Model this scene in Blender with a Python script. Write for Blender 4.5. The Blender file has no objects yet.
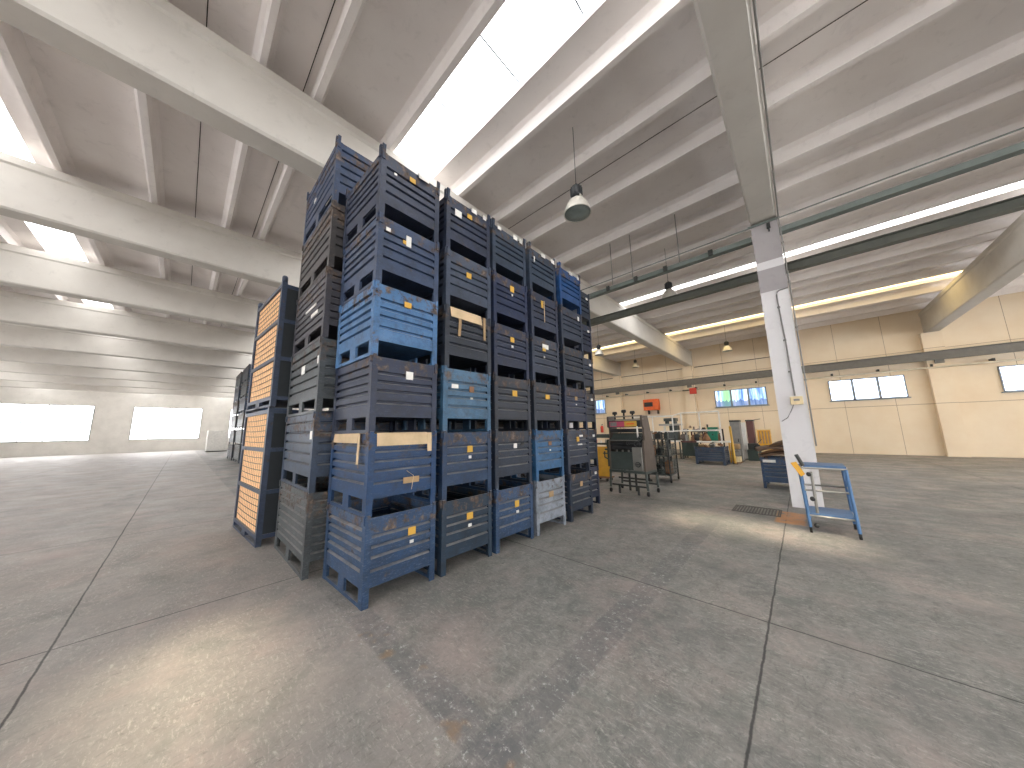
import bpy, bmesh, math, random
from mathutils import Vector, Matrix
random.seed(7)
PI = math.pi
C = bpy.context.scene.collection
S = bpy.context.scene

# ------------------------------------------------------------------ mesh builder
class MB:
    def __init__(s): s.v = []; s.f = []; s.sm = []
    def add(s, vs, fs, smooth=False):
        o = len(s.v); s.v += [tuple(v) for v in vs]
        s.f += [tuple(i+o for i in f) for f in fs]; s.sm += [smooth]*len(fs)
        return s
    def box(s, x0, x1, y0, y1, z0, z1, M=None):
        vs = [Vector((x, y, z)) for x in (x0, x1) for y in (y0, y1) for z in (z0, z1)]
        if M: vs = [M @ v for v in vs]
        return s.add(vs, [(0,1,3,2),(4,6,7,5),(0,4,5,1),(2,3,7,6),(0,2,6,4),(1,5,7,3)])
    def cb(s, c, d, M=None):
        return s.box(c[0]-d[0]/2, c[0]+d[0]/2, c[1]-d[1]/2, c[1]+d[1]/2, c[2]-d[2]/2, c[2]+d[2]/2, M)
    def tube(s, pts, r, n=10, caps=True):
        pts = [Vector(p) for p in pts]; rings = []
        rr = r if isinstance(r, (list, tuple)) else [r]*len(pts)
        for i, p in enumerate(pts):
            d = (pts[min(i+1, len(pts)-1)] - pts[max(i-1, 0)]).normalized()
            a = Vector((0,0,1)) if abs(d.z) < .9 else Vector((1,0,0))
            e1 = d.cross(a).normalized(); e2 = d.cross(e1)
            rings.append([p + rr[i]*(math.cos(2*PI*k/n)*e1 + math.sin(2*PI*k/n)*e2) for k in range(n)])
        vs = [v for q in rings for v in q]; fs = []
        for i in range(len(pts)-1):
            for k in range(n):
                fs.append((i*n+k, i*n+(k+1)%n, (i+1)*n+(k+1)%n, (i+1)*n+k))
        s.add(vs, fs, True)
        if caps: s.add(rings[0], [tuple(range(n))]); s.add(rings[-1], [tuple(range(n-1,-1,-1))])
        return s
    def lathe(s, prof, c=(0,0,0), n=24, axis='z'):
        vs = []; fs = []
        for (r, z) in prof:
            for k in range(n):
                a = 2*PI*k/n; x, y = r*math.cos(a), r*math.sin(a)
                if axis == 'z': p = (x, y, z)
                elif axis == 'x': p = (z, x, y)
                else: p = (x, z, y)
                vs.append((p[0]+c[0], p[1]+c[1], p[2]+c[2]))
        for i in range(len(prof)-1):
            for k in range(n):
                fs.append((i*n+k, i*n+(k+1)%n, (i+1)*n+(k+1)%n, (i+1)*n+k))
        return s.add(vs, fs, True)
    def prism(s, prof, a0, a1, axis):           # closed 2-D profile swept along an axis
        n = len(prof); vs = []
        for a in (a0, a1):
            for (p, q) in prof:
                vs.append({'x': (a, p, q), 'y': (p, a, q), 'z': (p, q, a)}[axis])
        fs = [(i, (i+1) % n, n+(i+1) % n, n+i) for i in range(n)]
        fs += [tuple(range(n-1, -1, -1)), tuple(range(n, 2*n))]
        return s.add(vs, fs)
    def build(s, name, m, parent=None, bevel=0):
        me = bpy.data.meshes.new(name); me.from_pydata(s.v, [], s.f); me.update()
        bm = bmesh.new(); bm.from_mesh(me); bmesh.ops.recalc_face_normals(bm, faces=bm.faces); bm.to_mesh(me); bm.free()
        for p, q in zip(me.polygons, s.sm): p.use_smooth = q
        me.materials.append(m)
        o = bpy.data.objects.new(name, me); C.objects.link(o)
        if parent: o.parent = parent
        if bevel:
            b = o.modifiers.new('bevel', 'BEVEL'); b.width = bevel; b.segments = 2; b.limit_method = 'ANGLE'
        return o

def thing(name, label, cat, loc=(0,0,0), rz=0, group=None):
    o = bpy.data.objects.new(name, None); C.objects.link(o); o.empty_display_size = .1
    o.location = loc; o.rotation_euler = (0, 0, rz)
    o['label'] = label; o['category'] = cat
    if group: o['group'] = group
    return o
def tag(o, label, cat, group=None, kind=None):
    o['label'] = label; o['category'] = cat
    if group: o['group'] = group
    if kind: o['kind'] = kind
    return o
def struct(o, label=None):
    o['kind'] = 'structure'
    if label: o['label'] = label
    return o

# ------------------------------------------------------------------ materials
def lin(c): return tuple(((x/255)/12.92 if x/255 <= .04045 else ((x/255+.055)/1.055)**2.4) for x in c) + (1,)
def base(name, rough=.6, metal=0, spec=.5):
    m = bpy.data.materials.new(name); m.use_nodes = True; n = m.node_tree.nodes
    b = n['Principled BSDF']; b.inputs['Roughness'].default_value = rough; b.inputs['Metallic'].default_value = metal
    b.inputs['Specular IOR Level'].default_value = spec
    return m, m.node_tree, b
def N(t, kind, **kw):
    n = t.nodes.new(kind)
    for k, v in kw.items():
        if k in n.inputs: n.inputs[k].default_value = v
        else: setattr(n, k, v)
    return n
def noise(t, vec, scale, detail=5, rough=.6, dist=0):
    n = N(t, 'ShaderNodeTexNoise'); n.inputs['Scale'].default_value = scale; n.inputs['Detail'].default_value = detail
    n.inputs['Roughness'].default_value = rough; n.inputs['Distortion'].default_value = dist
    if vec: t.links.new(vec, n.inputs['Vector'])
    return n.outputs['Fac']
def ramp(t, fac, stops):
    r = N(t, 'ShaderNodeValToRGB'); e = r.color_ramp.elements
    while len(e) > len(stops): e.remove(e[-1])
    while len(e) < len(stops): e.new(1)
    for i, (p, c) in enumerate(stops):
        e[i].position = p; e[i].color = c if len(c) == 4 else tuple(c)+(1,)
    t.links.new(fac, r.inputs['Fac']); return r.outputs['Color']
def mixc(t, f, a, b, mode='MIX'):
    m = N(t, 'ShaderNodeMix'); m.data_type = 'RGBA'; m.blend_type = mode
    for sock, val in ((m.inputs[0], f), (m.inputs[6], a), (m.inputs[7], b)):
        if isinstance(val, (int, float)): sock.default_value = val
        elif isinstance(val, tuple): sock.default_value = val
        else: t.links.new(val, sock)
    return m.outputs[2]
def math_(t, op, a, b=None):
    m = N(t, 'ShaderNodeMath'); m.operation = op
    for i, v in enumerate((a, b)):
        if v is None: continue
        if isinstance(v, (int, float)): m.inputs[i].default_value = v
        else: t.links.new(v, m.inputs[i])
    return m.outputs[0]
def objcoord(t):
    c = N(t, 'ShaderNodeTexCoord'); return c.outputs['Object']
def ocoord_rand(t):                              # object coordinates shifted by a per-object random
    c = N(t, 'ShaderNodeTexCoord'); i = N(t, 'ShaderNodeObjectInfo')
    a = N(t, 'ShaderNodeVectorMath'); a.operation = 'ADD'
    sc = N(t, 'ShaderNodeVectorMath'); sc.operation = 'SCALE'; sc.inputs[3].default_value = 1.0
    t.links.new(i.outputs['Location'], sc.inputs[0])
    t.links.new(c.outputs['Object'], a.inputs[0]); t.links.new(sc.outputs[0], a.inputs[1])
    return a.outputs[0], c.outputs['Object']
BW = lambda x: (x, x, x, 1)

def plain(name, rgb, rough=.6, metal=0, var=.12, scale=6):
    m, t, b = base(name, rough, metal); c = lin(rgb); v = objcoord(t)
    lo = tuple(x*(1-var) for x in c[:3])+(1,); hi = tuple(min(1, x*(1+var)) for x in c[:3])+(1,)
    t.links.new(ramp(t, noise(t, v, scale), [(.3, lo), (.7, hi)]), b.inputs['Base Color'])
    return m
def painted_steel(name, rgb, wear=.4, rust=.5, top=.64, grime=.35):
    m, t, b = base(name, .5, 0, .45); c = lin(rgb)
    vr, vo = ocoord_rand(t)
    big = noise(t, vr, 2.2, 4, .6)
    lo = tuple(x*.72 for x in c[:3])+(1,); g = sum(c[:3])/3
    hi = tuple(min(1, x*1.05+g*.22) for x in c[:3])+(1,)
    col = ramp(t, big, [(.32, lo), (.5, c), (.72, hi)])
    # scratches: stretched noise
    mp = N(t, 'ShaderNodeMapping'); mp.inputs['Scale'].default_value = (3, 3, 14); t.links.new(vr, mp.inputs[0])
    scr = ramp(t, noise(t, mp.outputs[0], 6, 9, .8), [(.58-.1*wear, BW(0)), (.70-.1*wear, BW(min(1, wear*1.5)))])
    col = mixc(t, scr, col, tuple(min(1, x*.85+.13) for x in c[:3])+(1,))
    # grime spots
    gr = ramp(t, noise(t, vr, 7, 9, .8), [(.46, BW(0)), (.66, BW(grime*1.6))])
    col = mixc(t, gr, col, lin((34, 32, 32)))
    # rust: mostly the rubbed top band
    sep = N(t, 'ShaderNodeSeparateXYZ'); t.links.new(vo, sep.inputs[0])
    band = ramp(t, math_(t, 'ADD', sep.outputs['Z'], 0), [(min(.97, top-.015), BW(0)), (min(.99, top+.01), BW(1))])
    rn = ramp(t, noise(t, vr, 7, 7, .7), [(.6-.16*rust, BW(0)), (.68-.12*rust, BW(1))])
    rn2 = ramp(t, noise(t, vr, 5.3, 7, .7), [(.66-.04*rust, BW(0)), (.72-.04*rust, BW(.8))])
    rf = math_(t, 'MAXIMUM', math_(t, 'MULTIPLY', band, rn), rn2)
    rc = ramp(t, noise(t, vr, 18, 4), [(.35, lin((60, 50, 46))), (.55, lin((96, 82, 72))), (.7, lin((130, 114, 100)))])
    col = mixc(t, rf, col, rc)
    ge = N(t, 'ShaderNodeNewGeometry'); sn = N(t, 'ShaderNodeSeparateXYZ'); t.links.new(ge.outputs['True Normal'], sn.inputs[0])  # dust-grey upward faces: light caught on the ledges put into the colour
    du = math_(t, 'MULTIPLY', ramp(t, sn.outputs['Z'], [(.3, BW(0)), (.6, BW(.75))]), ramp(t, noise(t, vr, 6, 5, .7), [(.3, BW(.35)), (.6, BW(1))]))
    col = mixc(t, du, col, lin((138, 136, 134)))
    t.links.new(col, b.inputs['Base Color'])
    t.links.new(ramp(t, rf, [(0, BW(.48)), (1, BW(.85))]), b.inputs['Roughness'])
    return m
def emis(name, rgb, strength):
    m, t, b = base(name, .5); b.inputs['Base Color'].default_value = lin(rgb)
    b.inputs['Emission Color'].default_value = lin(rgb); b.inputs['Emission Strength'].default_value = strength
    return m

M = {}
def concrete_white(name, a, bb, scale=1.2, stain=.3):
    m, t, b = base(name, .85, 0, .2); v = N(t, 'ShaderNodeTexCoord').outputs['Object']
    c = ramp(t, noise(t, v, scale, 6, .55), [(.3, lin(a)), (.7, lin(bb))])
    st = ramp(t, noise(t, v, 4.5, 8, .7, .6), [(.56, BW(0)), (.75, BW(stain))])
    c = mixc(t, st, c, tuple(x*.55 for x in lin(a)[:3])+(1,))
    t.links.new(c, b.inputs['Base Color']); return m
M['ceil'] = concrete_white('ceiling_paint', (236, 230, 227), (243, 238, 235))
M['beam'] = concrete_white('beam_paint', (196, 191, 183), (206, 202, 194))
M['col'] = concrete_white('column_paint', (216, 213, 214), (226, 224, 224))
M['colgrey'] = concrete_white('column_grey_paint', (160, 155, 156), (172, 167, 167))
M['joint'] = plain('dark_joint', (52, 48, 44), .9)
# cream back wall with precast joints
m, t, b = base('cream_wall', .85, 0, .2); v = N(t, 'ShaderNodeTexCoord').outputs['Object']
sep = N(t, 'ShaderNodeSeparateXYZ'); t.links.new(v, sep.inputs[0])
c = ramp(t, noise(t, v, .8, 5), [(.3, lin((228, 210, 184))), (.7, lin((236, 222, 200)))])
jx = math_(t, 'LESS_THAN', math_(t, 'ABSOLUTE', math_(t, 'SUBTRACT', math_(t, 'FLOORED_MODULO', math_(t, 'ADD', sep.outputs['X'], 50.22), 1.83), .9)), .008)
jz = math_(t, 'LESS_THAN', math_(t, 'ABSOLUTE', math_(t, 'SUBTRACT', sep.outputs['Z'], 2.55)), .012)
jz2 = math_(t, 'LESS_THAN', math_(t, 'ABSOLUTE', math_(t, 'SUBTRACT', sep.outputs['Z'], 5.3)), .01)
c = mixc(t, math_(t, 'MAXIMUM', jx, math_(t, 'MAXIMUM', jz, jz2)), c, lin((160, 140, 118)))
t.links.new(c, b.inputs['Base Color']); M['wall'] = m
M['wallwhite'] = concrete_white('white_wall', (206, 203, 196), (220, 217, 210))

# worn concrete floor
m, t, b = base('worn_concrete', .5, 0, .4); geo = N(t, 'ShaderNodeTexCoord'); v = geo.outputs['Object']
sep = N(t, 'ShaderNodeSeparateXYZ'); t.links.new(v, sep.inputs[0]); X, Y = sep.outputs['X'], sep.outputs['Y']
c = ramp(t, noise(t, v, .55, 6, .62, .4), [(.34, lin((113, 114, 111))), (.5, lin((131, 128, 123))), (.66, lin((149, 139, 133)))])
c2 = ramp(t, noise(t, v, 4.2, 10, .8, .8), [(.36, lin((88, 91, 88))), (.5, lin((129, 129, 125))), (.64, lin((167, 159, 153)))])
c = mixc(t, .5, c, c2)
f3 = ramp(t, noise(t, v, 14, 9, .8, 1.5), [(.54, BW(0)), (.66, BW(.5))]); c = mixc(t, f3, c, lin((177, 176, 169)))
f4 = ramp(t, noise(t, v, 10, 9, .8, 2.2), [(.54, BW(0)), (.7, BW(.6))]); c = mixc(t, f4, c, lin((78, 78, 78)))
# cloudy dark traffic zones (away from the left strip)
f5 = ramp(t, noise(t, v, .9, 4, .5), [(.45, BW(0)), (.62, BW(.4))]); c = mixc(t, f5, c, lin((99, 100, 99)))
zone = N(t, 'ShaderNodeMapRange'); t.links.new(math_(t, 'ADD', Y, math_(t, 'MULTIPLY', noise(t, v, 2, 5), .1)), zone.inputs[0])
zone.inputs[1].default_value = 1.16; zone.inputs[2].default_value = 1.2; zone.inputs[3].default_value = .5; zone.inputs[4].default_value = 0
c = mixc(t, zone.outputs[0], c, lin((161, 153, 147)))

pk = ramp(t, noise(t, v, 1.1, 7, .7), [(.5, BW(0)), (.64, BW(.5))]); c = mixc(t, pk, c, lin((168, 152, 146)))
gn = ramp(t, noise(t, v, 1.7, 7, .7, .5), [(.52, BW(0)), (.66, BW(.45))]); c = mixc(t, gn, c, lin((110, 116, 110)))
mpf = N(t, 'ShaderNodeMapping'); mpf.inputs['Scale'].default_value = (16, 48, 1); mpf.inputs['Rotation'].default_value = (0, 0, .7); t.links.new(v, mpf.inputs[0])
mpg = N(t, 'ShaderNodeMapping'); mpg.inputs['Scale'].default_value = (44, 15, 1); mpg.inputs['Rotation'].default_value = (0, 0, .4); t.links.new(v, mpg.inputs[0])
patch = ramp(t, noise(t, v, 1.6, 6, .7), [(.38, BW(.25)), (.6, BW(1))])
s1 = math_(t, 'MULTIPLY', patch, ramp(t, noise(t, mpf.outputs[0], 1, 8, .8, .6), [(.52, BW(0)), (.66, BW(.5))])); c = mixc(t, s1, c, lin((213, 208, 199)))
s2 = math_(t, 'MULTIPLY', patch, ramp(t, noise(t, mpg.outputs[0], 1, 8, .8, .6), [(.53, BW(0)), (.68, BW(.7))])); c = mixc(t, s2, c, lin((78, 80, 78)))
def band(coord, c0, hw, soft=.02):
    d = math_(t, 'ABSOLUTE', math_(t, 'SUBTRACT', coord, c0))
    mr = N(t, 'ShaderNodeMapRange'); t.links.new(d, mr.inputs[0])
    mr.inputs[1].default_value = hw; mr.inputs[2].default_value = hw+soft; mr.inputs[3].default_value = 1; mr.inputs[4].default_value = 0
    return mr.outputs[0]
def gt(a, x): return math_(t, 'GREATER_THAN', a, x)
def lt(a, x): return math_(t, 'LESS_THAN', a, x)
AND = lambda *a: a[0] if len(a) == 1 else math_(t, 'MULTIPLY', a[0], AND(*a[1:]))
brk = ramp(t, noise(t, v, 5, 8, .75, 1), [(.36, BW(.1)), (.58, BW(.85))])
# old scraped-off aisle line along Y and across
p1 = AND(band(X, -1.33, .11), gt(Y, .9), lt(Y, 6.5), brk); c = mixc(t, math_(t, 'MULTIPLY', p1, .6), c, lin((96, 96, 99)))
p2 = AND(band(Y, 1.24, .1), gt(X, -3.1), lt(X, -1.2), brk); c = mixc(t, math_(t, 'MULTIPLY', p2, .65), c, lin((101, 101, 103)))
sp = AND(math_(t, 'MAXIMUM', AND(band(Y, 1.2, .14), gt(X, -3.2), lt(X, -1.1)), AND(band(X, -1.33, .13), gt(Y, 1.0), lt(Y, 5))), ramp(t, noise(t, v, 22, 6, .8), [(.56, BW(0)), (.64, BW(.8))]))
c = mixc(t, sp, c, lin((192, 192, 187)))
og = AND(math_(t, 'MAXIMUM', band(Y, 1.22, .09), 0), gt(X, -3.0), lt(X, -1.2), ramp(t, noise(t, v, 5.5, 3, .5), [(.6, BW(0)), (.7, BW(.6))]))
c = mixc(t, og, c, lin((148, 121, 92)))
# saw-cut joints
wob = math_(t, 'MULTIPLY', math_(t, 'SUBTRACT', noise(t, v, 2.5, 8, .75), .5), .035)
Xw = math_(t, 'ADD', X, wob); Yw = math_(t, 'ADD', Y, wob)
j1 = band(math_(t, 'FLOORED_MODULO', math_(t, 'ADD', Xw, 40.58), 4.02), .38-.0+.0, .004, .006)
def joint(coord, off, per):
    return band(math_(t, 'FLOORED_MODULO', math_(t, 'ADD', coord, 400*per-off+per/2), per), per/2, .004, .006)
jj = math_(t, 'MAXIMUM', joint(Xw, -.385, 4.02), joint(Yw, 3.46, 4.0))
c = mixc(t, math_(t, 'MULTIPLY', jj, .85), c, lin((45, 45, 45)))
# worn orange paint corner beside the column
op = AND(band(Y, 7.45, .42, .08), band(X, -.33, .17, .04), ramp(t, noise(t, v, 6, 6, .7), [(.35, BW(0)), (.5, BW(.9))]))
c = mixc(t, op, c, lin((186, 132, 86)))
t.links.new(c, b.inputs['Base Color'])
rr = ramp(t, noise(t, v, 1.3, 6, .6), [(.35, BW(.5)), (.65, BW(.75))]); t.links.new(rr, b.inputs['Roughness'])
bp = N(t, 'ShaderNodeBump'); bp.inputs['Strength'].default_value = .3; bp.inputs['Distance'].default_value = .01
t.links.new(noise(t, v, 20, 8, .7), bp.inputs['Height']); t.links.new(bp.outputs[0], b.inputs['Normal'])
M['floor'] = m

M['girder'] = plain('olive_grey_steel', (88, 90, 82), .5)
M['tray'] = plain('galvanised_tray', (112, 120, 116), .5, .2)
M['rail'] = plain('grey_runway_steel', (110, 108, 104), .55)
M['pipe'] = plain('pale_pipe', (206, 196, 176), .5)
M['conduit'] = plain('grey_conduit', (128, 126, 122), .5)
M['black'] = plain('black_casting', (34, 36, 38), .5)
M['dark'] = plain('dark_steel', (46, 48, 46), .55)
M['rubber'] = plain('black_rubber', (24, 24, 24), .8)
M['shade'] = plain('spun_aluminium', (206, 202, 192), .35, .3)
M['lens'] = plain('lamp_glass', (128, 138, 134), .2)
M['yellow'] = plain('yellow_label', (206, 162, 66), .6)
M['yellowpaint'] = plain('yellow_machine_paint', (214, 160, 44), .5)
M['white'] = plain('white_label', (222, 220, 214), .6)
M['orange'] = plain('orange_enamel', (228, 104, 38), .45)
M['red'] = plain('red_paint', (196, 62, 44), .5)
M['pink'] = plain('crimson_sign', (196, 84, 112), .5)
M['card'] = plain('brown_cardboard', (196, 172, 138), .85, 0, .18, 4)
M['cardold'] = plain('aged_cardboard', (160, 134, 100), .85, 0, .2, 4)
M['tan'] = plain('tan_fibreboard', (238, 192, 144), .85, 0, .08, 5)
M['wire'] = plain('dark_wire', (74, 60, 50), .5)
M['bframe'] = painted_steel('frame_blue_paint', (52, 64, 86), .3, .1, 5, .3)
M['darkin'] = plain('dark_sheet', (30, 36, 40), .6)
M['greengrey'] = plain('grey_green_machine_paint', (62, 70, 67), .45, 0, .2)
M['brownpaint'] = plain('brown_grey_machine_paint', (88, 78, 70), .5, 0, .18)
M['steel'] = plain('bare_steel', (150, 148, 142), .35, .6)
M['green'] = plain('teal_green_paint', (30, 120, 96), .45)
M['darkgreen'] = plain('dark_green_paint', (38, 52, 44), .5)
M['cream'] = plain('cream_paint', (224, 204, 160), .5)
M['wood'] = plain('scrap_wood', (132, 96, 68), .8, 0, .25)
M['boards'] = plain('brown_boards', (98, 76, 58), .75, 0, .3, 3)
M['maroon'] = plain('maroon_paint', (92, 56, 52), .5)
M['bluemachine'] = plain('blue_sheet_metal', (72, 108, 150), .5)
M['alu'] = plain('window_frame_paint', (126, 134, 140), .4, .3)
M['grate'] = plain('cast_grate', (86, 84, 80), .6, .3)

SKY = 4.6
def skylight_mat(name, rgb, k):
    m, t, b = base(name, .6); v = objcoord(t)
    c = lin(rgb); cc = ramp(t, noise(t, v, 3, 4), [(.3, tuple(x*.93 for x in c[:3])+(1,)), (.6, c)])
    t.links.new(cc, b.inputs['Base Color']); t.links.new(cc, b.inputs['Emission Color']); b.inputs['Emission Strength'].default_value = k
    return m
M['sky_cool'] = skylight_mat('skylight_sheet', (252, 253, 255), SKY)
M['sky_warm'] = skylight_mat('aged_skylight_sheet', (255, 226, 160), SKY*.5)
M['pane'] = emis('daylight_window', (214, 228, 255), 3.0)
# obscured window with coloured vertical streaks
m, t, b = base('streaky_window', .2); v = N(t, 'ShaderNodeTexCoord').outputs['Object']
mp = N(t, 'ShaderNodeMapping'); mp.inputs['Scale'].default_value = (7, 1, .5); t.links.new(v, mp.inputs[0])
c = ramp(t, noise(t, mp.outputs[0], 1, 3, .6), [(.36, lin((90, 128, 190))), (.5, lin((170, 205, 240))), (.62, lin((236, 244, 255)))])
sep = N(t, 'ShaderNodeSeparateXYZ'); t.links.new(v, sep.inputs[0])
gz = ramp(t, math_(t, 'ABSOLUTE', math_(t, 'ADD', sep.outputs['X'], 3.55)), [(.1, BW(.8)), (.4, BW(0))])
c = mixc(t, gz, c, lin((150, 220, 130)))
mp2 = N(t, 'ShaderNodeMapping'); mp2.inputs['Scale'].default_value = (5, 1, 0); t.links.new(v, mp2.inputs[0])
hgt = math_(t, 'ADD', 3.0, math_(t, 'MULTIPLY', noise(t, mp2.outputs[0], 1.4, 4, .6), .75))
c = mixc(t, math_(t, 'MULTIPLY', math_(t, 'LESS_THAN', sep.outputs['Z'], hgt), .75), c, lin((66, 88, 140)))
t.links.new(c, b.inputs['Base Color']); t.links.new(c, b.inputs['Emission Color']); b.inputs['Emission Strength'].default_value = .95
M['streak'] = m

# ------------------------------------------------------------------ the hall
XL, XR, YB, YF = -54.0, 16.2, 25.5, -16.0      # left, right, back (far), behind the camera
ZB, ZT, ZS = 6.1, 7.3, 7.6                    # beam underside, beam top / rib underside, slab underside
struct(MB().box(XL, XR, YF, YB, -.2, 0).build('floor', M['floor']))
SKYL = [(-3.6, -2.8, 'cool'), (2.5, 3.5, 'cool'), (13.3, 14.3, 'cool'), (19.8, 21.4, 'warm'), (-10.2, -9.4, 'cool')]
RIBS = [-15.2, -13.9, -12.9, -11.6, -10.65, -8.95, -7.6, -6.4, -5.4, -4.1, -2.37, -1.03, .29, 1.03, 2.35, 4.08, 5.40, 6.72, 8.47, 9.48, 10.9, 11.9, 13.15, 14.93, 16.2, 17.0, 18.3, 19.6, 22.0, 23.6, 24.9]
mb = MB()
edges = [YF]
for a, bq, k in sorted(SKYL): edges += [a, bq]
edges.append(YB)
for i in range(0, len(edges), 2): mb.box(XL, XR, edges[i], edges[i+1], ZS, ZS+.15)
for y in RIBS:
    w = .04 if y < .5 and y > 0 else .05
    mb.prism([(y-w, ZT), (y+w, ZT), (y+w+.03, ZS-.08), (y+w+.09, ZS), (y-w-.09, ZS), (y-w-.03, ZS-.08)], XL, XR, 'x')
struct(mb.build('ceiling', M['ceil']))
# open joints between roof slabs
for y in (-12.2, -6.9, -.35, .865, 6.1, 9.9, 12.3, 16.6, 23.1):
    struct(MB().box(XL, XR, y-.006, y+.006, ZS-.008, ZS+.002).build('trim_1', M['joint']))
# skylight sheets: one window each, with frame bars between the sheets
HOLES = {(-3.6): (.8, 2.8), 2.5: (3.1, 5.6)}  # out-of-view gaps added so the sun falls in patches on the floor
nwin = 0
for a, bq, k in SKYL:
    nwin += 1; mb = MB(); fb = MB()
    x = XL; step = 1.3
    hole = HOLES.get(a)
    segs = [(XL, XR)] if not hole else [(XL, hole[0]), (hole[1], XR)]
    for s0, s1 in segs: mb.box(s0, s1, a-.02, bq+.02, ZS+.17, ZS+.18)
    o = struct(mb.build('window_%d' % nwin, M['sky_'+k]))
    x = XL+.33
    while x < XR:
        if not (hole and hole[0] < x < hole[1]): fb.box(x-.012, x+.012, a-.02, bq+.02, ZS+.16, ZS+.175)
        x += step
    fb.build('glazing_bar', M['alu'], o)

# walls
struct(MB().box(XL, XR, YB, YB+.2, 0, ZS).build('wall_back', M['wall']))
struct(MB().box(XL-.2, XL, YF, YB, 0, ZS).build('wall_left', M['wallwhite']))
struct(MB().box(XL, XR, YF-.2, YF, 0, ZS).build('wall_front', M['wallwhite']))
struct(MB().box(XR, XR+.2, YF, YB, 0, ZS).build('wall_right', M['wallwhite']))
struct(MB().box(-5.4, -.3, YB-.1, YB, 6.0, ZS).build('trim_2', M['wall'])) if 0 else None

# windows in the walls
def wall_window(x0, x1, z0, z1, n, mat, glabel=None):
    global nwin; nwin += 1
    f = MB(); e = .045
    for (a0, a1, c0, c1) in ((x0, x1, z0, z0+e), (x0, x1, z1-e, z1), (x0, x0+e, z0, z1), (x1-e, x1, z0, z1)):
        f.box(a0, a1, YB-.06, YB-.001, c0, c1)
    for k in range(1, n):
        xx = x0+(x1-x0)*k/n; f.box(xx-.05, xx+.05, YB-.06, YB-.001, z0, z1)
    f.box(x0-.06, x1+.06, YB-.12, YB-.001, z0-.05, z0-.001)
    o = struct(f.build('window_%d' % nwin, M['alu']))
    for k in range(n):
        xa = x0+(x1-x0)*k/n+.05; xb = x0+(x1-x0)*(k+1)/n-.05
        MB().box(xa, xb, YB-.03, YB-.002, z0+e, z1-e).build('pane', mat, o)
    return o
wall_window(-4.24, -1.40, 2.95, 4.12, 3, M['streak'])
wall_window(-15.3, -12.5, 2.98, 4.2, 3, M['streak'])
wall_window(1.4, 4.2, 2.95, 4.12, 3, M['pane'])
wall_window(6.9, 9.7, 2.95, 4.12, 3, M['pane'])
for wx in (-27.5, -33, -38.5, -44): wall_window(wx, wx+3.4, 2.9, 4.2, 3, M['pane'])
# side and rear wall windows; right and rear ones added to light the hall
def side_window(name, x, y0, y1, z0, z1, nx, n):
    f = MB(); p = MB(); d = .05*nx
    for (a, bq, c0, c1) in ((y0, y1, z0, z0+.06), (y0, y1, z1-.06, z1), (y0, y0+.06, z0, z1), (y1-.06, y1, z0, z1)):
        f.box(min(x, x+d), max(x, x+d), a, bq, c0, c1)
    for k in range(1, n):
        yy = y0+(y1-y0)*k/n; f.box(min(x, x+d), max(x, x+d), yy-.03, yy+.03, z0, z1)
    f.box(min(x, x+d), max(x, x+d), y0, y1, (z0+z1)/2-.03, (z0+z1)/2+.03)
    o = struct(f.build(name, M['alu']))
    for k in range(n):
        MB().box(min(x+d*.1, x+d*.4), max(x+d*.1, x+d*.4), y0+(y1-y0)*k/n+.04, y0+(y1-y0)*(k+1)/n-.04, z0+.05, z1-.05).build('pane', M['daylight'], o)
M['daylight'] = emis('fill_daylight_pane', (246, 247, 249), 8.4)
for i, y0 in enumerate((-13, -6, 1, 8, 15.5)):  # right wall, out of view: glowing windows added for horizontal light
    nwin += 1; side_window('window_%d' % nwin, XR-.001, y0, y0+5.2, 1.6, 5.2, -1, 4)
for i, y0 in enumerate((-12, -4, 4, 12)):
    nwin += 1; side_window('window_%d' % nwin, XL+.001, y0, y0+5.4, 1.4, 5.0, 1, 4)
# rear wall windows, unseen, added for light from behind the camera
for x0 in (-40, -28, -16, -5, 5):
    nwin += 1; f = MB()
    for (a, bq, c0, c1) in ((x0, x0+7, 2, 2.06), (x0, x0+7, 5.2, 5.26), (x0, x0+.06, 2, 5.2), (x0+6.94, x0+7, 2, 5.2), (x0+3.47, x0+3.53, 2, 5.2)):
        f.box(a, bq, YF+.001, YF+.06, c0, c1)
    o = struct(f.build('window_%d' % nwin, M['alu']))
    MB().box(x0+.06, x0+6.94, YF+.002, YF+.02, 2.06, 5.2).build('pane', M['daylight'], o)

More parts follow.
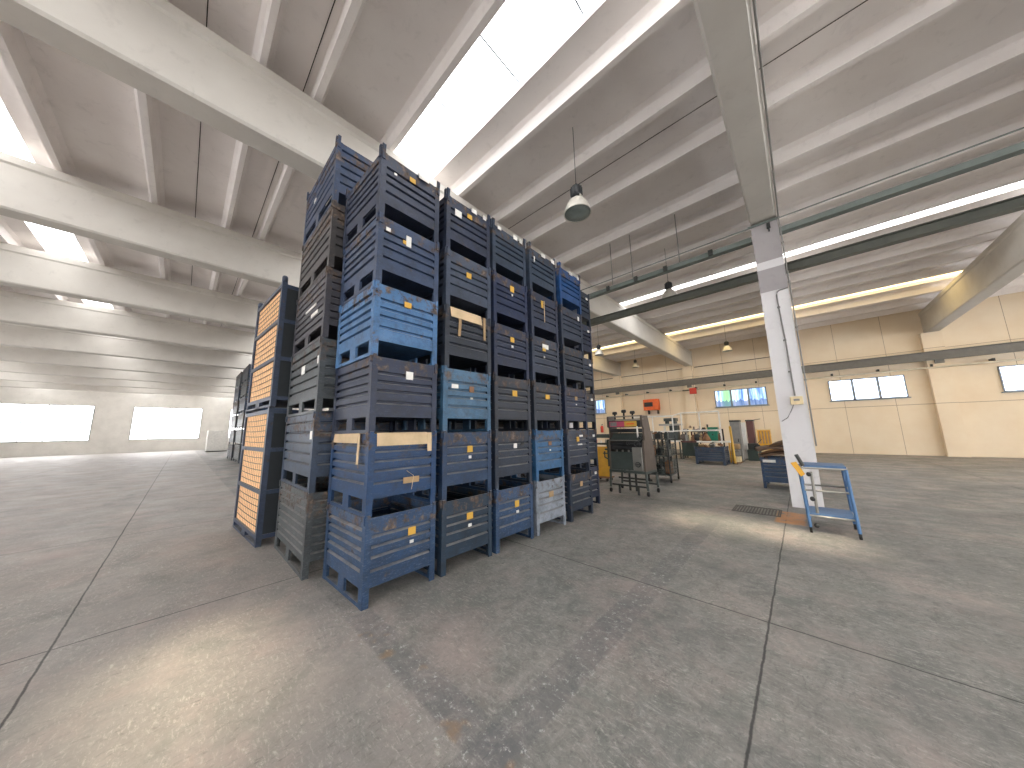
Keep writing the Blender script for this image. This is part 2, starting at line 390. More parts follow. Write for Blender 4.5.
# main beams along Y on columns
BX = [-48.9-.0, -43.4, -38.0, -32.6, -27.1, -21.64, -16.22, -10.88, -5.40, .13, 5.55, 11.0]   # east face of each beam line
ROWY = [-14.2, -2.9+0, 8.46]                     # near faces of column rows
nt = 2
for bx in BX:
    y0, y1 = YF, YB
    pr = [(bx-.45, ZB+.035), (bx-.415, ZB), (bx-.035, ZB), (bx, ZB+.035), (bx, 7.02), (bx+.03, 7.06), (bx+.03, ZT-.09), (bx-.12, ZT-.09), (bx-.12, ZT), (bx-.33, ZT), (bx-.33, ZT-.09), (bx-.48, ZT-.09), (bx-.48, 7.06), (bx-.45, 7.02)]
    for (ya, yb) in ((YF, 8.29), (8.97, YB)):
        nt += 1; struct(MB().prism(pr, ya, yb, 'y').build('trim_%d' % nt, M['beam']))
    # cast seat where two beams meet over the column
    nt += 1; struct(MB().box(bx-.45, bx, 8.29, 8.97, 6.16, ZT).build('trim_%d' % nt, M['beam']))
    for ry in (8.46, -14.2):
        if bx == .13 and ry == 8.46: continue
        nt += 1; struct(MB().box(bx-.46, bx+.01, ry, ry+.45, 0, ZB).build('trim_%d' % nt, M['col']))
    # pilaster on the back wall
    nt += 1; struct(MB().box(bx-.62, bx+.02, YB-.35, YB, 0, ZB).build('trim_%d' % nt, M['wall']))
# the visible column with its painted bands
for (z0, z1, mm) in ((0, 4.50, 'col'), (4.50, 5.02, 'colgrey'), (5.02, 5.2, 'col'), (5.2, ZB, 'colgrey')):
    nt += 1; struct(MB().box(-.325, .135, 8.46, 8.91, z0, z1).build('trim_%d' % nt, M[mm]))

# ------------------------------------------------------------------ crane girder, tray, rails, pipes
t1 = thing('crane_girder', 'long dark olive steel I-beam girder hanging under the roof behind the stacks', 'girder', (0, 9.98, 5.4))
g = MB(); g.box(XL+30, XR-1, -.09, .09, 0, .02).box(XL+30, XR-1, -.09, .09, .2, .22).box(XL+30, XR-1, -.012, .012, .02, .2)
g.build('girder_web', M['girder'], t1)
for xh in (-20, -13, -5.63, -.1, 5.3, 10.8):
    MB().box(xh-.03, xh+.03, -.03, .03, .22, .71).build('hanger', M['girder'], t1)
t1 = thing('cable_tray', 'grey metal cable tray on rods running from the stacks to the column', 'cable tray', (0, 8.62, 5.80))
g = MB(); g.box(-14, -.34, -.08, .08, 0, .012).box(-14, -.34, -.08, -.07, .012, .12).box(-14, -.34, .07, .08, .012, .12)
g.build('tray_channel', M['tray'], t1)
for xh in (-13, -9.5, -6.6, -3.73, -3.11, -1.86):
    MB().tube([(xh, 0, .012), (xh, 0, 2.0)], .012, 8).build('hanger', M['conduit'], t1)
for xh in (-3.85, -3.0, -2.2, -1.15):
    MB().box(xh-.05, xh+.05, -.13, -.081, .0, .14).build('socket_box', M['dark'], t1, .005)
o = MB().box(.14, 14, -.08, .08, 0, .12).build('cable_tray', M['tray']); o.location = (0, 8.62, 5.8)
tag(o, 'grey cable tray continuing right of the white column', 'cable tray')
g = MB().tube([(-14, 0, 0), (14, 0, 0)], .014, 8).build('steel_pipe', M['tray']); g.location = (0, 8.40, 6.2)
g.location = (0, 8.43, 6.08); tag(g, 'thin grey pipe running across the head of the white column', 'pipe')
t1 = thing('column_bracket', 'small dark clamp bracket at the head of the white column', 'bracket', (-.02, 8.44, 5.93))
MB().box(-.03, .03, -.03, .02, 0, .12).build('clamp', M['dark'], t1); MB().tube([(0, -.01, 0), (0, -.01, -.08)], .012, 8).build('bolt', M['dark'], t1)
MB().box(-.36, .2, -.03, .015, .17-.02, .2-.02).build('cross_bar', M['tray'], t1)

# conduit and junction box on the column
t1 = thing('conduit_pipe', 'thin grey conduit with a bend running down the white column to the switch box', 'conduit', (-.03, 8.44, 0))
MB().tube([(.165, 0, 4.49), (.02, 0, 4.47), (-.02, 0, 4.44), (-.035, 0, 4.38), (-.035, 0, 4.2), (-.01, 0, 3.3), (.0, 0, 2.2)], .013, 10).build('tube', M['conduit'], t1)
for zc in (4.1, 3.37, 2.7): MB().cb((-.02 if zc < 4 else -.033, .0, zc), (.05, .03, .03)).build('clip', M['conduit'], t1)
t1 = thing('conduit_pipe', 'long thin conduit running down the right edge of the white column from the beam', 'conduit', (.16, 8.44, 0))
MB().tube([(0, -8, 6.12), (0, -.2, 6.12), (0, -.05, 6.1), (0, -.03, 6.0), (0, 0, 3.0), (0, 0, 1.2)], .013, 10).build('tube', M['conduit'], t1)
for zc in (5.5, 4.6, 3.6, 2.5): MB().cb((0, .0, zc), (.04, .035, .03)).build('clip', M['conduit'], t1)
t1 = thing('junction_box', 'small beige electric box on the white column at the foot of the conduit', 'switch box', (-.02, 8.46, 2.02))
MB().box(-.09, .1, -.08, 0, 0, .16).build('box', M['cream'], t1, .008)
MB().box(-.04, .05, -.088, -.08, .07, .11).build('cover', M['conduit'], t1)
MB().tube([(-.05, -.04, 0), (-.1, -.035, -.12), (-.17, -.03, -.26), (-.27, -.02, -.33)], .008, 6).build('cable', M['conduit'], t1)

# wall: runway rail, pipe, heater, etc.
t1 = thing('runway_beam', 'grey steel crane runway beam along the cream back wall', 'steel beam', (0, YB-.42, 4.68))
MB().box(-30, 15, -.1, .1, 0, .03).box(-30, 15, -.1, .1, .4, .43).box(-30, 15, -.015, .015, .03, .4).build('beam', M['rail'], t1)
for bx in BX[3:]: MB().box(bx-.4, bx-.12, -.05, .11, -.18, -.001).build('bracket', M['rail'], t1)
t1 = thing('wall_pipe', 'pale horizontal pipe with hangers under the runway beam on the back wall', 'pipe', (0, YB-.38, 4.32))
MB().tube([(-30, 0, 0), (15, 0, 0)], .05, 10).build('tube', M['pipe'], t1)
for k in range(26): MB().box(-29.4+k*1.72, -29.32+k*1.72, -.03, .37, .02, .17).build('hanger', M['dark'], t1)
o = MB().tube([(-30, YB-.05, 6.0), (-6.1, YB-.05, 6.0)], .022, 8).build('wall_conduit', M['joint']); tag(o, 'thin dark pipe high on the back wall left of the pilaster', 'pipe')
o = MB().tube([(-5.3, YB-.05, 6.0), (-.5, YB-.05, 6.0)], .022, 8).build('wall_conduit', M['joint']); tag(o, 'thin dark pipe high on the back wall above the streaky window', 'pipe')
t1 = thing('unit_heater', 'orange wall heater with dark louvre on the cream back wall', 'heater', (-8.45, YB-.04, 3.0))
MB().box(-.58, .52, -.5, 0, 0, .86).build('casing', M['orange'], t1, .02)
MB().box(-.5, .15, -.515, -.5, .28, .62).build('louvre', M['black'], t1)
for k in range(5): MB().box(-.5, .15, -.53, -.512, .3+k*.065, .32+k*.065).build('slat', M['wire'], t1)
for xx in (-.3, .4): MB().box(xx-.03, xx+.03, -.3, 0, -.3, 0).build('bracket', M['dark'], t1)
t1 = thing('hose_reel', 'red box hanging on the pilaster beside the streaky window', 'red box', (-5.4, YB-.62, 4.1))
MB().box(-.22, .2, -.12, .08, -.12, .3).build('box', M['red'], t1, .02); MB().box(-.7, -.22, -.02, .04, .14, .22).build('arm', M['dark'], t1)

# yellow doors in the back wall
dd = MB().box(-2.66, -1.46, YB-.05, YB-.001, 0, 1.42).build('door_1', M['cream']); struct(dd)
MB().box(-2.14, -1.5, YB-.08, YB-.051, .1, 1.34).build('door_leaf', M['yellowpaint'], dd)
for k in range(4): MB().box(-2.08+k*.15, -2.0+k*.15, YB-.09, YB-.081, .5, 1.28).build('glazing', M['cardold'], dd)
MB().box(-2.6, -2.2, YB-.07, YB-.051, .05, 1.36).build('door_leaf', M['cream'], dd)

# ------------------------------------------------------------------ high-bay lamps
def make_lamp():
    t = thing('high_bay_lamp', 'x', 'lamp', (0,0,0), 0, 'high bay lamps')
    MB().lathe([(.035, .13), (.09, .12), (.15, .07), (.2, -.01), (.238, -.11), (.25, -.17), (.258, -.19), (.245, -.19), (.228, -.11), (.19, -.01), (.14, .06), (.03, .11)], n=32).build('lamp_shade', M['shade'], t)
    MB().lathe([(0, -.178), (.12, -.182), (.243, -.18), (.243, -.172), (0, -.17)], n=32).build('lamp_glass', M['lens'], t)
    MB().lathe([(0, .16), (.05, .16), (.05, .10), (0, .10)], n=20).build('neck', M['shade'], t)
    h = MB().lathe([(0, .40), (.06, .40), (.095, .37), (.105, .3), (.1, .2), (.09, .17), (0, .17)], n=24)
    h.build('ballast_housing', M['black'], t)
    f = MB()
    for k in range(12):
        a = 2*PI*k/12; Mx = Matrix.Rotation(a, 4, 'Z'); f.box(.095, .115, -.006, .006, .19, .35, Mx)
    f.build('cooling_fin', M['black'], t)
    for s_ in (-1, 1): MB().box(s_*.085-.006, s_*.085+.006, -.03, .03, .06, .2).build('bracket', M['shade'], t)
    MB().tube([(0, 0, .4), (0, 0, .46)], .015, 8).build('hook', M['dark'], t)
    return t
def dup(root, loc, label, rz=None, group=None):
    r = root.copy(); C.objects.link(r); r.location = loc; r['label'] = label
    if rz is not None: r.rotation_euler = (0, 0, rz)
    if group: r['group'] = group
    for ch in list(root.children):
        c_ = ch.copy(); C.objects.link(c_); c_.parent = r
        for gch in list(ch.children):
            d_ = gch.copy(); C.objects.link(d_); d_.parent = c_
    return r
lamps = [((-2.65, 4.76, 5.87), 'large high bay lamp with pale shade hanging nearest, right of the stack tops'),
         ((-2.68, 10.55, 5.98), 'high bay lamp seen against the bright far skylight above the olive girder'),
         ((-7.73, 15.39, 5.84), 'high bay lamp hanging just right of the stack, left of the tapering beam'),
         ((-2.67, 21.43, 6.18), 'small high bay lamp in front of the back wall above the streaky window'),
         ((-8.77, 23.33, 6.43), 'farthest small high bay lamp below the beam, above the orange heater')]
lp = make_lamp()
for i, (p, lab) in enumerate(lamps):
    o = lp if i == 0 else dup(lp, p, lab)
    o.location = p; o['label'] = lab
    if i == 0:
        o['group'] = 'high bay lamps'
for i, (p, lab) in enumerate(lamps):
    w = MB().tube([(p[0], p[1], p[2]+.46), (p[0], p[1], ZS)], .006, 6).build('lamp_cable', M['dark'])
    tag(w, 'thin cable holding the ' + ('large lamp', 'lamp', 'lamp', 'small lamp', 'farthest lamp')[i] + ((' nearest the camera', ' by the far skylight', ' beside the stack edge', ' above the wide window', ' above the heater')[i]), 'cable', 'lamp cables')

# ------------------------------------------------------------------ steel stacking containers
def corr(axis_len, z0, z1, grooves, hw, depth, th=.012):
    """profile (offset, z): outer skin at 0 with recessed grooves, thickness th inwards"""
    out = [(0, z0)]
    for zc in grooves:
        out += [(0, zc-hw), (-depth, zc-hw+.016), (-depth, zc+hw-.004), (0, zc+hw)]
    out.append((0, z1))
    inn = [(p-th-.0, z) for p, z in out]
    return out + inn[::-1]
def make_container(W, D, Hh, gf, gs, zb=.165, hw=.019, depth=.03, ear=.02):
    """W along Y (front, +X face), D along X.  front/back: open fork mouth; sides: rail with two fork pockets"""
    t = thing('stacking_container', 'x', 'container')
    zt = Hh-.008; hx, hy = D/2, W/2; a = .065; e = .012
    # posts: angle section, slightly proud of the panels
    for sx in (-1, 1):
        for sy in (-1, 1):
            pts = [(hx, hy), (hx-a, hy), (hx-a, hy-.008), (hx-.008, hy-.008), (hx-.008, hy-a), (hx, hy-a)]
            pts = [(sx*p, sy*q) for p, q in pts]
            p = MB().prism(pts, 0, Hh-.004, 'z')
            po = p.build('corner_post', M['dark'], t)
            l = MB()
            l.prism([(sx*(hx-.01), Hh-.10), (sx*(hx+.012), Hh-.10), (sx*(hx+.012), Hh-.01), (sx*(hx+.012+ear*.08), Hh+ear*.8), (sx*(hx+.002), Hh+ear), (sx*(hx-.012), Hh+ear*.9), (sx*(hx-.01), Hh+ear*.2)], sy*(hy-.04), sy*(hy-.004), 'y')
            l.box(min(sx*(hx-.05), sx*(hx-.012)), max(sx*(hx-.05), sx*(hx-.012)), min(sy*(hy-.004), sy*(hy+.012)), max(sy*(hy-.004), sy*(hy+.010)), Hh-.07, Hh+ear*.8)
            l.build('stacking_lug', M['dark'], po)
    def fr(k, sgn, x0, y0):
        pr = corr(1, zb, zt, [zb+(zt-zb)*g for g in k], hw, depth)
        return pr
    prf = fr(gf, 1, 0, 0); prs = fr(gs, 1, 0, 0)
    ins = .004
    for s_, nm in ((1, 'front_panel'), (-1, 'rear_panel')):
        MB().prism([(s_*(hx-ins+p), z) for p, z in prf], -hy+.062, hy-.062, 'y').build(nm, M['dark'], t)
    for s_ in (-1, 1):
        MB().prism([(s_*(hy-ins+p), z) for p, z in prs], -hx+.062, hx-.062, 'x').build('side_panel', M['dark'], t)
        r = MB(); y0, y1 = sorted((s_*(hy-.004), s_*(hy-.03)))
        r.box(-hx+.062, hx-.062, y0, y1, 0.0, .036)
        r.box(-.075, .075, y0, y1, .036, zb)
        r.box(-hx+.062, -hx+.09, y0, y1, .036, zb); r.box(hx-.09, hx-.062, y0, y1, .036, zb)
        r.build('fork_rail', M['dark'], t)
    MB().box(-hx+.01, hx-.01, -hy+.03, hy-.03, zb+.001, zb+.02).build('floor_pan', M['dark'], t)
    return t
def slotmat(o, m):
    o.material_slots[0].link = 'OBJECT'; o.material_slots[0].material = m
GF = (.27, .42, .57, .76); GF = tuple(1-g for g in GF)[::-1]
GS = tuple(1-g for g in (.17, .31, .46, .60, .76))[::-1]
def paint(r, mat, feet):
    for ch in r.children:
        nm = ch.name.split('.')[0]
        slotmat(ch, feet if nm == 'fork_rail_' else mat)
        for g_ in ch.children: slotmat(g_, mat if True else feet)

M['lug'] = painted_steel('scuffed_lug_steel', (70, 64, 62), .5, .9, 0)
col = dict(
 slatenavy=(60,72,100), slate=(70,92,130), sky=(92,150,210), navy=(46,60,92), royal=(30,80,134), blue=(50,88,132),
 bluegrey=(84,98,122), charcoal=(54,64,80), teal=(80,132,172), deep=(42,76,116), darkteal=(44,70,94),
 slategreen=(66,84,108), navy2=(48,64,102), grey=(62,76,100), bright=(56,120,174), pale=(178,188,202), royal2=(26,92,164), dark=(46,62,84),
 brown=(92,88,88), purple=(84,82,92), greygreen=(82,92,98), steelblue=(70,90,118), grey2=(92,100,104))
word = dict(slatenavy='dull navy', slate='slate blue', sky='bright light blue', navy='dark navy', royal='royal blue', blue='mid blue',
 bluegrey='greyish blue', charcoal='charcoal', teal='faded teal blue', deep='deep blue', darkteal='dark teal',
 slategreen='slate', navy2='navy', grey='dark grey', bright='bright blue', pale='pale grey-blue', royal2='vivid blue', dark='near-black blue',
 brown='rusty brown', purple='purplish grey', greygreen='grey-green', steelblue='steel blue', grey2='worn grey')
MC = {k: painted_steel('paint_'+k, tuple(x*.72 for x in v), .5 if k in ('pale', 'teal', 'blue', 'grey2', 'greygreen') else .3,
      {'sky': .7, 'brown': 1.0, 'pale': .4}.get(k, .65)) for k, v in col.items()}
ordw = ['top', 'second from the top', 'third from the top', 'fourth from the top', 'fifth from the top', 'bottom']
stk = ['nearest', 'second', 'third', 'fourth', 'fifth']
grid = [['slatenavy', 'slate', 'sky', 'navy', 'royal', 'blue'],
        ['slatenavy', 'bluegrey', 'charcoal', 'teal', 'deep', 'darkteal'],
        ['slategreen', 'navy2', 'navy', 'charcoal', 'dark', 'blue'],
        ['slategreen', 'slatenavy', 'grey', 'charcoal', 'bright', 'pale'],
        ['royal2', 'grey', 'dark', 'navy', 'grey', 'dark']]
W, D, HH = .785, 1.02, .80
proto = make_container(W, D, HH, GF, GS)
proto_top = make_container(W, D, HH, GF, GS, ear=.10)
first = [True]
def place(proto_, loc, rz, key, label, group=None):
    if proto_.get('label') == 'x': o = proto_; o.location = loc; o.rotation_euler = (0, 0, rz); o['label'] = label
    else: o = dup(proto_, loc, label, rz)
    if group: o['group'] = group
    return o
YS = [1.26+.39, 2.13+.385, 3.0+.375, 3.88+.375, 4.81+.375]
XF = -3.13
cont = {}
label_spot = {}
for i, y in enumerate(YS):
    for j in range(6):                           # j = 0 is the bottom one
        top = 5-j; key = grid[i][top]
        jit = (random.uniform(-.008, .008), random.uniform(-.006, .006), random.uniform(-.006, .006))
        lean = [-.012, .006, -.004, -.006, -.008][i]*j
        loc = (XF-D/2+jit[0], y+jit[1]+lean*.6, j*HH)
        lab = '%s container, %s of the %s front-row stack' % (word[key], ordw[top], stk[i])
        cont[(i, top)] = (loc, jit[2]+(.03 if i == 0 else .004), key, lab)
for (i, top), (loc, rz, key, lab) in sorted(cont.items()):
    o = place(proto_top if top == 0 else proto, loc, rz, key, lab, 'stacked blue steel containers of the front row')
    cont[(i, top)] = (o, key)
for (i, top), (o, key) in cont.items():
    paint(o, MC[key], M['lug'])
# stickers on the fronts
def sticker(o, y, z, w, h, mat, nm='label_plate'):
    w *= .85; h *= .88
    f = MB().box(D/2-.003, D/2+.004, y-w/2, y+w/2, z-h/2, z+h/2).build(nm, mat, o)
    return f
spots = {(0,0):[(-.0,.665,.09,.07,'yellow'),(-.22,.6,.04,.03,'white')], (0,1):[(-.03,.63,.075,.15,'white'),(-.28,.66,.06,.05,'white'),(-.08,.6,.05,.05,'yellow')],
 (0,2):[(-.01,.645,.10,.075,'yellow')], (0,3):[(.03,.63,.1,.1,'white')],
 (0,5):[(.1,.575,.1,.085,'yellow'),(.1,.47,.05,.035,'white')],
 (1,0):[(-.2,.60,.13,.11,'white'),(0,.66,.1,.08,'yellow')], (1,1):[(-.02,.54,.1,.09,'yellow')],
 (1,3):[(-.22,.57,.12,.06,'white'),(.05,.55,.09,.09,'wood'),(.05,.43,.05,.03,'white')], (1,4):[(.02,.58,.1,.09,'yellow'),(.02,.48,.05,.04,'white')],
 (1,5):[(.02,.57,.11,.09,'yellow'),(.02,.46,.06,.04,'white')],
 (2,1):[(.02,.64,.1,.11,'yellow'),(.02,.54,.04,.04,'white')], (2,2):[(0,.6,.1,.09,'yellow'),(0,.49,.05,.04,'white')], (2,3):[(.03,.56,.12,.1,'yellow')],
 (2,4):[(.02,.58,.08,.08,'white'),(.18,.6,.08,.05,'dark')], (2,5):[(.03,.56,.1,.1,'yellow'),(.04,.45,.06,.04,'white')],
 (3,1):[(-.08,.62,.07,.15,'yellow'),(-.02,.5,.02,.45,'card')], (3,2):[(-.02,.65,.2,.09,'white'),(-.06,.6,.1,.08,'yellow'),(-.06,.46,.04,.04,'white')],
 (3,3):[(-.02,.56,.14,.09,'yellow')], (3,4):[(.0,.58,.1,.08,'wood'),(.0,.47,.04,.03,'white')], (3,5):[(0,.56,.14,.1,'cardold')],
 (4,1):[(.25,.68,.07,.1,'white')], (4,3):[(.0,.6,.1,.08,'cardold'),(.0,.48,.04,.03,'white')], (4,4):[(.1,.68,.14,.04,'white'),(-.02,.62,.1,.1,'yellow'),(.05,.52,.18,.03,'white')],
 (4,5):[(0,.6,.1,.1,'cardold')], (3,0):[(-.25,.62,.03,.12,'white')], (0,4):[(.08,.30,.22,.07,'cardold')]}
for k, lst in spots.items():
    o = cont[k][0]
    for (y, z, w, h, mm) in lst:
        nm = {'yellow': 'yellow_label', 'white': 'white_label'}.get(mm, 'tape_mark')
        sticker(o, y, z, w, h, M[mm], nm)
# tag string on the royal blue container
MB().tube([(D/2+.006, .02, .40), (D/2+.012, .1, .34), (D/2+.01, .08, .2)], .003, 5).build('tag_string', M['card'], cont[(0,4)][0])

# cardboard folded over rims, scraps poking out of the top containers
def sheet(name, label, cat, prof, a0, a1, axis, mat, o=None, off=(0,0,0)):
    """prof: open polyline (p,q); thickened 4 mm; axis = sweep"""
    n = len(prof); th = .005; up = []; dn = []
    for i, (p, q) in enumerate(prof):
        a_ = prof[max(i-1, 0)]; b_ = prof[min(i+1, n-1)]; dx, dy = b_[0]-a_[0], b_[1]-a_[1]; L = math.hypot(dx, dy) or 1
        up.append((p-dy/L*th/2, q+dx/L*th/2)); dn.append((p+dy/L*th/2, q-dx/L*th/2))
    ob = MB().prism(up+dn[::-1], a0, a1, axis).build(name, mat); ob.location = off
    return tag(ob, label, cat)
x0c = cont[(0,4)][0].location
zr = HH-.008
sheet('cardboard_sheet', 'torn beige cardboard folded over the front rim of the royal blue container', 'cardboard',
      [(D/2-.2, zr+.006), (D/2-.03, zr+.012), (D/2+.006, zr+.008), (D/2+.012, zr-.05), (D/2+.016, zr-.12)], -.3, .27, 'y', M['card'], off=x0c)
sheet('cardboard_strip', 'narrow beige strip hanging down the front right of the royal blue container', 'cardboard',
      [(D/2-.1, zr+.006), (D/2+.008, zr+.006), (D/2+.013, zr-.1), (D/2+.016, zr-.2)], .272, .325, 'y', M['card'], off=x0c)
sheet('cardboard_sheet', 'beige cardboard folded over the side rim of the royal blue container', 'cardboard',
      [(-W/2+.2, zr+.006), (-W/2+.02, zr+.012), (-W/2-.006, zr+.008), (-W/2-.012, zr-.04), (-W/2-.014, zr-.09)], -.42, .3, 'x', M['card'], off=x0c)
sheet('cardboard_strip', 'long narrow beige strip hanging at the side corner of the royal blue container', 'cardboard',
      [(-W/2+.1, zr+.006), (-W/2-.008, zr+.006), (-W/2-.012, zr-.15), (-W/2-.018, zr-.3)], .302, .35, 'x', M['card'], off=x0c)
x1c = cont[(1,2)][0].location
sheet('cardboard_sheet', 'beige cardboard flap over the charcoal container in the second stack', 'cardboard',
      [(D/2-.2, zr+.006), (D/2+.0, zr+.01), (D/2+.012, zr-.04), (D/2+.03, zr-.13)], -.32, .2, 'y', M['card'], off=x1c)
sheet('paper_strip', 'left beige strap hanging from the charcoal container in the second stack', 'strap',
      [(D/2+.024, zr-.1), (D/2+.026, zr-.2), (D/2+.01, zr-.36)], -.2, -.155, 'y', M['cardold'], off=x1c)
sheet('paper_strip', 'right pale strap hanging from the charcoal container in the second stack', 'strap',
      [(D/2-.02, zr+.006), (D/2+.01, zr), (D/2+.01, zr-.2), (D/2+.012, zr-.33)], .24, .28, 'y', M['cardold'], off=x1c)
for (ij, y, w, h, lab) in (((1,0), .07, .1, .05, 'small white paper scrap on the rim atop the second stack'), ((1,0), .27, .06, .07, 'white paper scrap at the right rim atop the second stack'),
        ((2,0), -.25, .08, .04, 'paper scrap at the left rim atop the third stack'), ((2,0), .12, .1, .09, 'ragged grey paper poking over the rim atop the third stack'), ((2,0), .26, .07, .1, 'white paper scrap at the right rim atop the third stack'),
        ((3,0), .0, .12, .08, 'white paper scrap on the rim atop the fourth stack'), ((3,0), .3, .1, .1, 'curled white paper at the right rim atop the fourth stack'),
        ((4,0), .0, .12, .08, 'white paper on the rim of the vivid blue container atop the fifth stack'), ((4,0), .28, .08, .07, 'white scrap at the right rim of the vivid blue container'),
        ((0,0), .16, .14, .05, 'pale paper scrap on the rim atop the nearest stack')):
    p = cont[ij][0].location
    sheet('paper_scrap', lab, 'paper', [(D/2-.06, zr-.02), (D/2-.01, zr+h*.5), (D/2+.015, zr+h*.3), (D/2+.02, zr-.05)], y-w/2, y+w/2, 'y', M['white'], off=p)

# sixth stack of the front row, set back
W6 = [( 'dark', 'navy', 'grey', 'charcoal', 'dark', 'navy')][0]
for j in range(6):
    key = W6[5-j]
    o = dup(proto, (-3.4-D/2+.005*j, 6.0, j*HH*1.0), '%s container, %s of the last, set-back stack' % (word[key], ordw[5-j]), .004*(j % 2))
    o['group'] = 'stacked blue steel containers at the row end'; paint(o, MC[key], M['lug'])
    sticker(o, .26, .66, .1, .06, M['white'], 'white_label')
cont_extra = 0

# second row: six larger containers behind
W2, D2, H2 = 1.2, 1.5, .932
def gl(n, a=.14, bq=.8): return tuple(1-(a+(bq-a)*k/(n-1)) for k in range(n))[::-1]
pA = make_container(W2, D2, H2, gl(5), gl(5), zb=.17, ear=.012)
pA_top = make_container(W2, D2, H2, gl(5), gl(5), zb=.17, ear=.09)
pB = make_container(W2, D2, H2, gl(7, .12, .88), gl(7, .12, .88), zb=.17, hw=.015, ear=.012)
row2 = [('slate', pA_top), ('brown', pA), ('purple', pB), ('greygreen', pA), ('steelblue', pA), ('grey2', pB)]
leanx = [0, .02, .03, .05, .07, .06]
made = []
for top, (key, pp) in enumerate(row2):
    j = 5-top
    o = place(pp, (-4.24-D2/2+leanx[j], 1.06+W2/2, j*H2), random.uniform(-.006, .006), key,
              'large %s container, %s of the tall stack left behind the nearest' % (word[key], ordw[top]), 'large steel containers of the second row')
    made.append((o, key))
vis = list(made)
rk = ['dark', 'charcoal', 'grey', 'brown', 'steelblue', 'grey2']  # hidden rear stacks, added to block light and keep the fork openings dark
wd = ['second', 'third', 'last']
for q in range(3):
    for j in range(6):
        key = rk[(j+q*2) % 6]
        o = dup(pA if (j+q) % 2 else pB, (-4.24-D2/2, 1.06+W2/2+(q+1)*1.26, j*H2), 'large %s container, %s of the %s hidden rear-row stack added for shade' % (word[key], ordw[5-j].replace(' from the top', ' from top'), wd[q]), 0, 'large steel containers of the second row')
        made.append((o, key))
for o, key in made: paint(o, MC[key], M['lug'])
made = vis
for top, (x, z, w, h) in ((2, (.1, .55, .5, .03)), (2, (.3, .42, .3, .05)), (3, (.0, .62, .16, .12)), (4, (.66, .66, .09, .1)), (3, (.67, .66, .05, .1)), (0, (-.2, .55, .1, .05))):
    MB().box(x-w/2, x+w/2, -W2/2-.002, -W2/2+.006, z-h/2, z+h/2).build('scuff_patch', M['white'], made[top][0])

# ------------------------------------------------------------------ tall blue frames with tan panels
def make_frame():
    t = thing('panel_stillage', 'x', 'stillage', (0,0,0), 0, 'tall blue stillages with tan wire-faced panels')
    Df, Wf, Hf = 1.68, 1.2, 2.04; hx, hy = Df/2, Wf/2; a = .07
    for sx in (-1, 1):
        for sy in (-1, 1):
            po = MB().box(*(sorted((sx*hx, sx*(hx-a)))), *(sorted((sy*hy, sy*(hy-a)))), 0, Hf).build('corner_post', M['bframe'], t)
    zr_ = [.13, .76, 1.38, 1.97]
    for s_ in (-1, 1):
        y0, y1 = sorted((s_*hy, s_*(hy-.05)))
        for z in zr_: MB().box(-hx+a, hx-a, y0, y1, z-.03, z+.03).build('rail', M['bframe'], t)
        MB().box(-.12, .12, y0, y1, 0, .1).box(-hx+a, hx-a, y0, y1, 0, .03).build('fork_rail', M['bframe'], t)
    for s_ in (-1, 1):
        x0, x1 = sorted((s_*hx, s_*(hx-.05)))
        for z in zr_: MB().box(x0, x1, -hy+a, hy-a, z-.03, z+.03).build('rail', M['bframe'], t)
        for k in range(3):
            x0, x1 = sorted((s_*(hx-.015), s_*(hx-.03)))
            MB().box(x0, x1, -hy+a, hy-a, zr_[k]+.03, zr_[k+1]-.03).build('end_sheet', M['darkin'], t)
    MB().box(-hx+.05, hx-.05, -hy+.05, hy-.05, .1, .115).build('floor_pan', M['bframe'], t)
    for k in range(3):
        z0, z1 = zr_[k]+.03, zr_[k+1]-.03
        MB().box(-hx+a, hx-a, -hy+.03, -hy+.045, z0, z1).build('fibre_panel', M['tan'], t)
        g = MB(); n = 6
        for q in range(1, n): g.tube([(-hx+a, -hy+.022, z0+(z1-z0)*q/n), (-hx*.3, -hy+.018, z0+(z1-z0)*q/n-.012), (hx*.3, -hy+.018, z0+(z1-z0)*q/n-.012), (hx-a, -hy+.022, z0+(z1-z0)*q/n)], .005, 5)
        for q in range(1, 12): g.tube([(-hx+a+(Df-2*a)*q/12, -hy+.024, z0), (-hx+a+(Df-2*a)*q/12, -hy+.024, z1)], .0014, 4)
        g.build('wire_grid', M['wire'], t)
    return t, Hf
fr, Hf = make_frame()
fr2 = dup(fr, (0,0,0), 'x')
for po in [c_ for c_ in fr2.children if c_.name.startswith('corner_post')]:
    bb = [Vector(v) for v in po.bound_box]; cx_ = sum(v.x for v in bb)/8; cy2 = sum(v.y for v in bb)/8
    MB().lathe([(0, Hf+.1), (.03, Hf+.1), (.04, Hf+.08), (.04, Hf), (0, Hf)], (cx_, cy2, 0), 16).build('post_cap', M['bframe'], po)
for o, loc, lab in ((fr, (-6.82, 1.42, 0), 'lower blue stillage with tan wire-faced panels standing on the floor'), (fr2, (-6.74, 1.42, Hf+.001), 'upper blue stillage with tan wire-faced panels, top of its pair')):
    o.location = loc; o['label'] = lab; o.rotation_euler = (0, 0, .06)

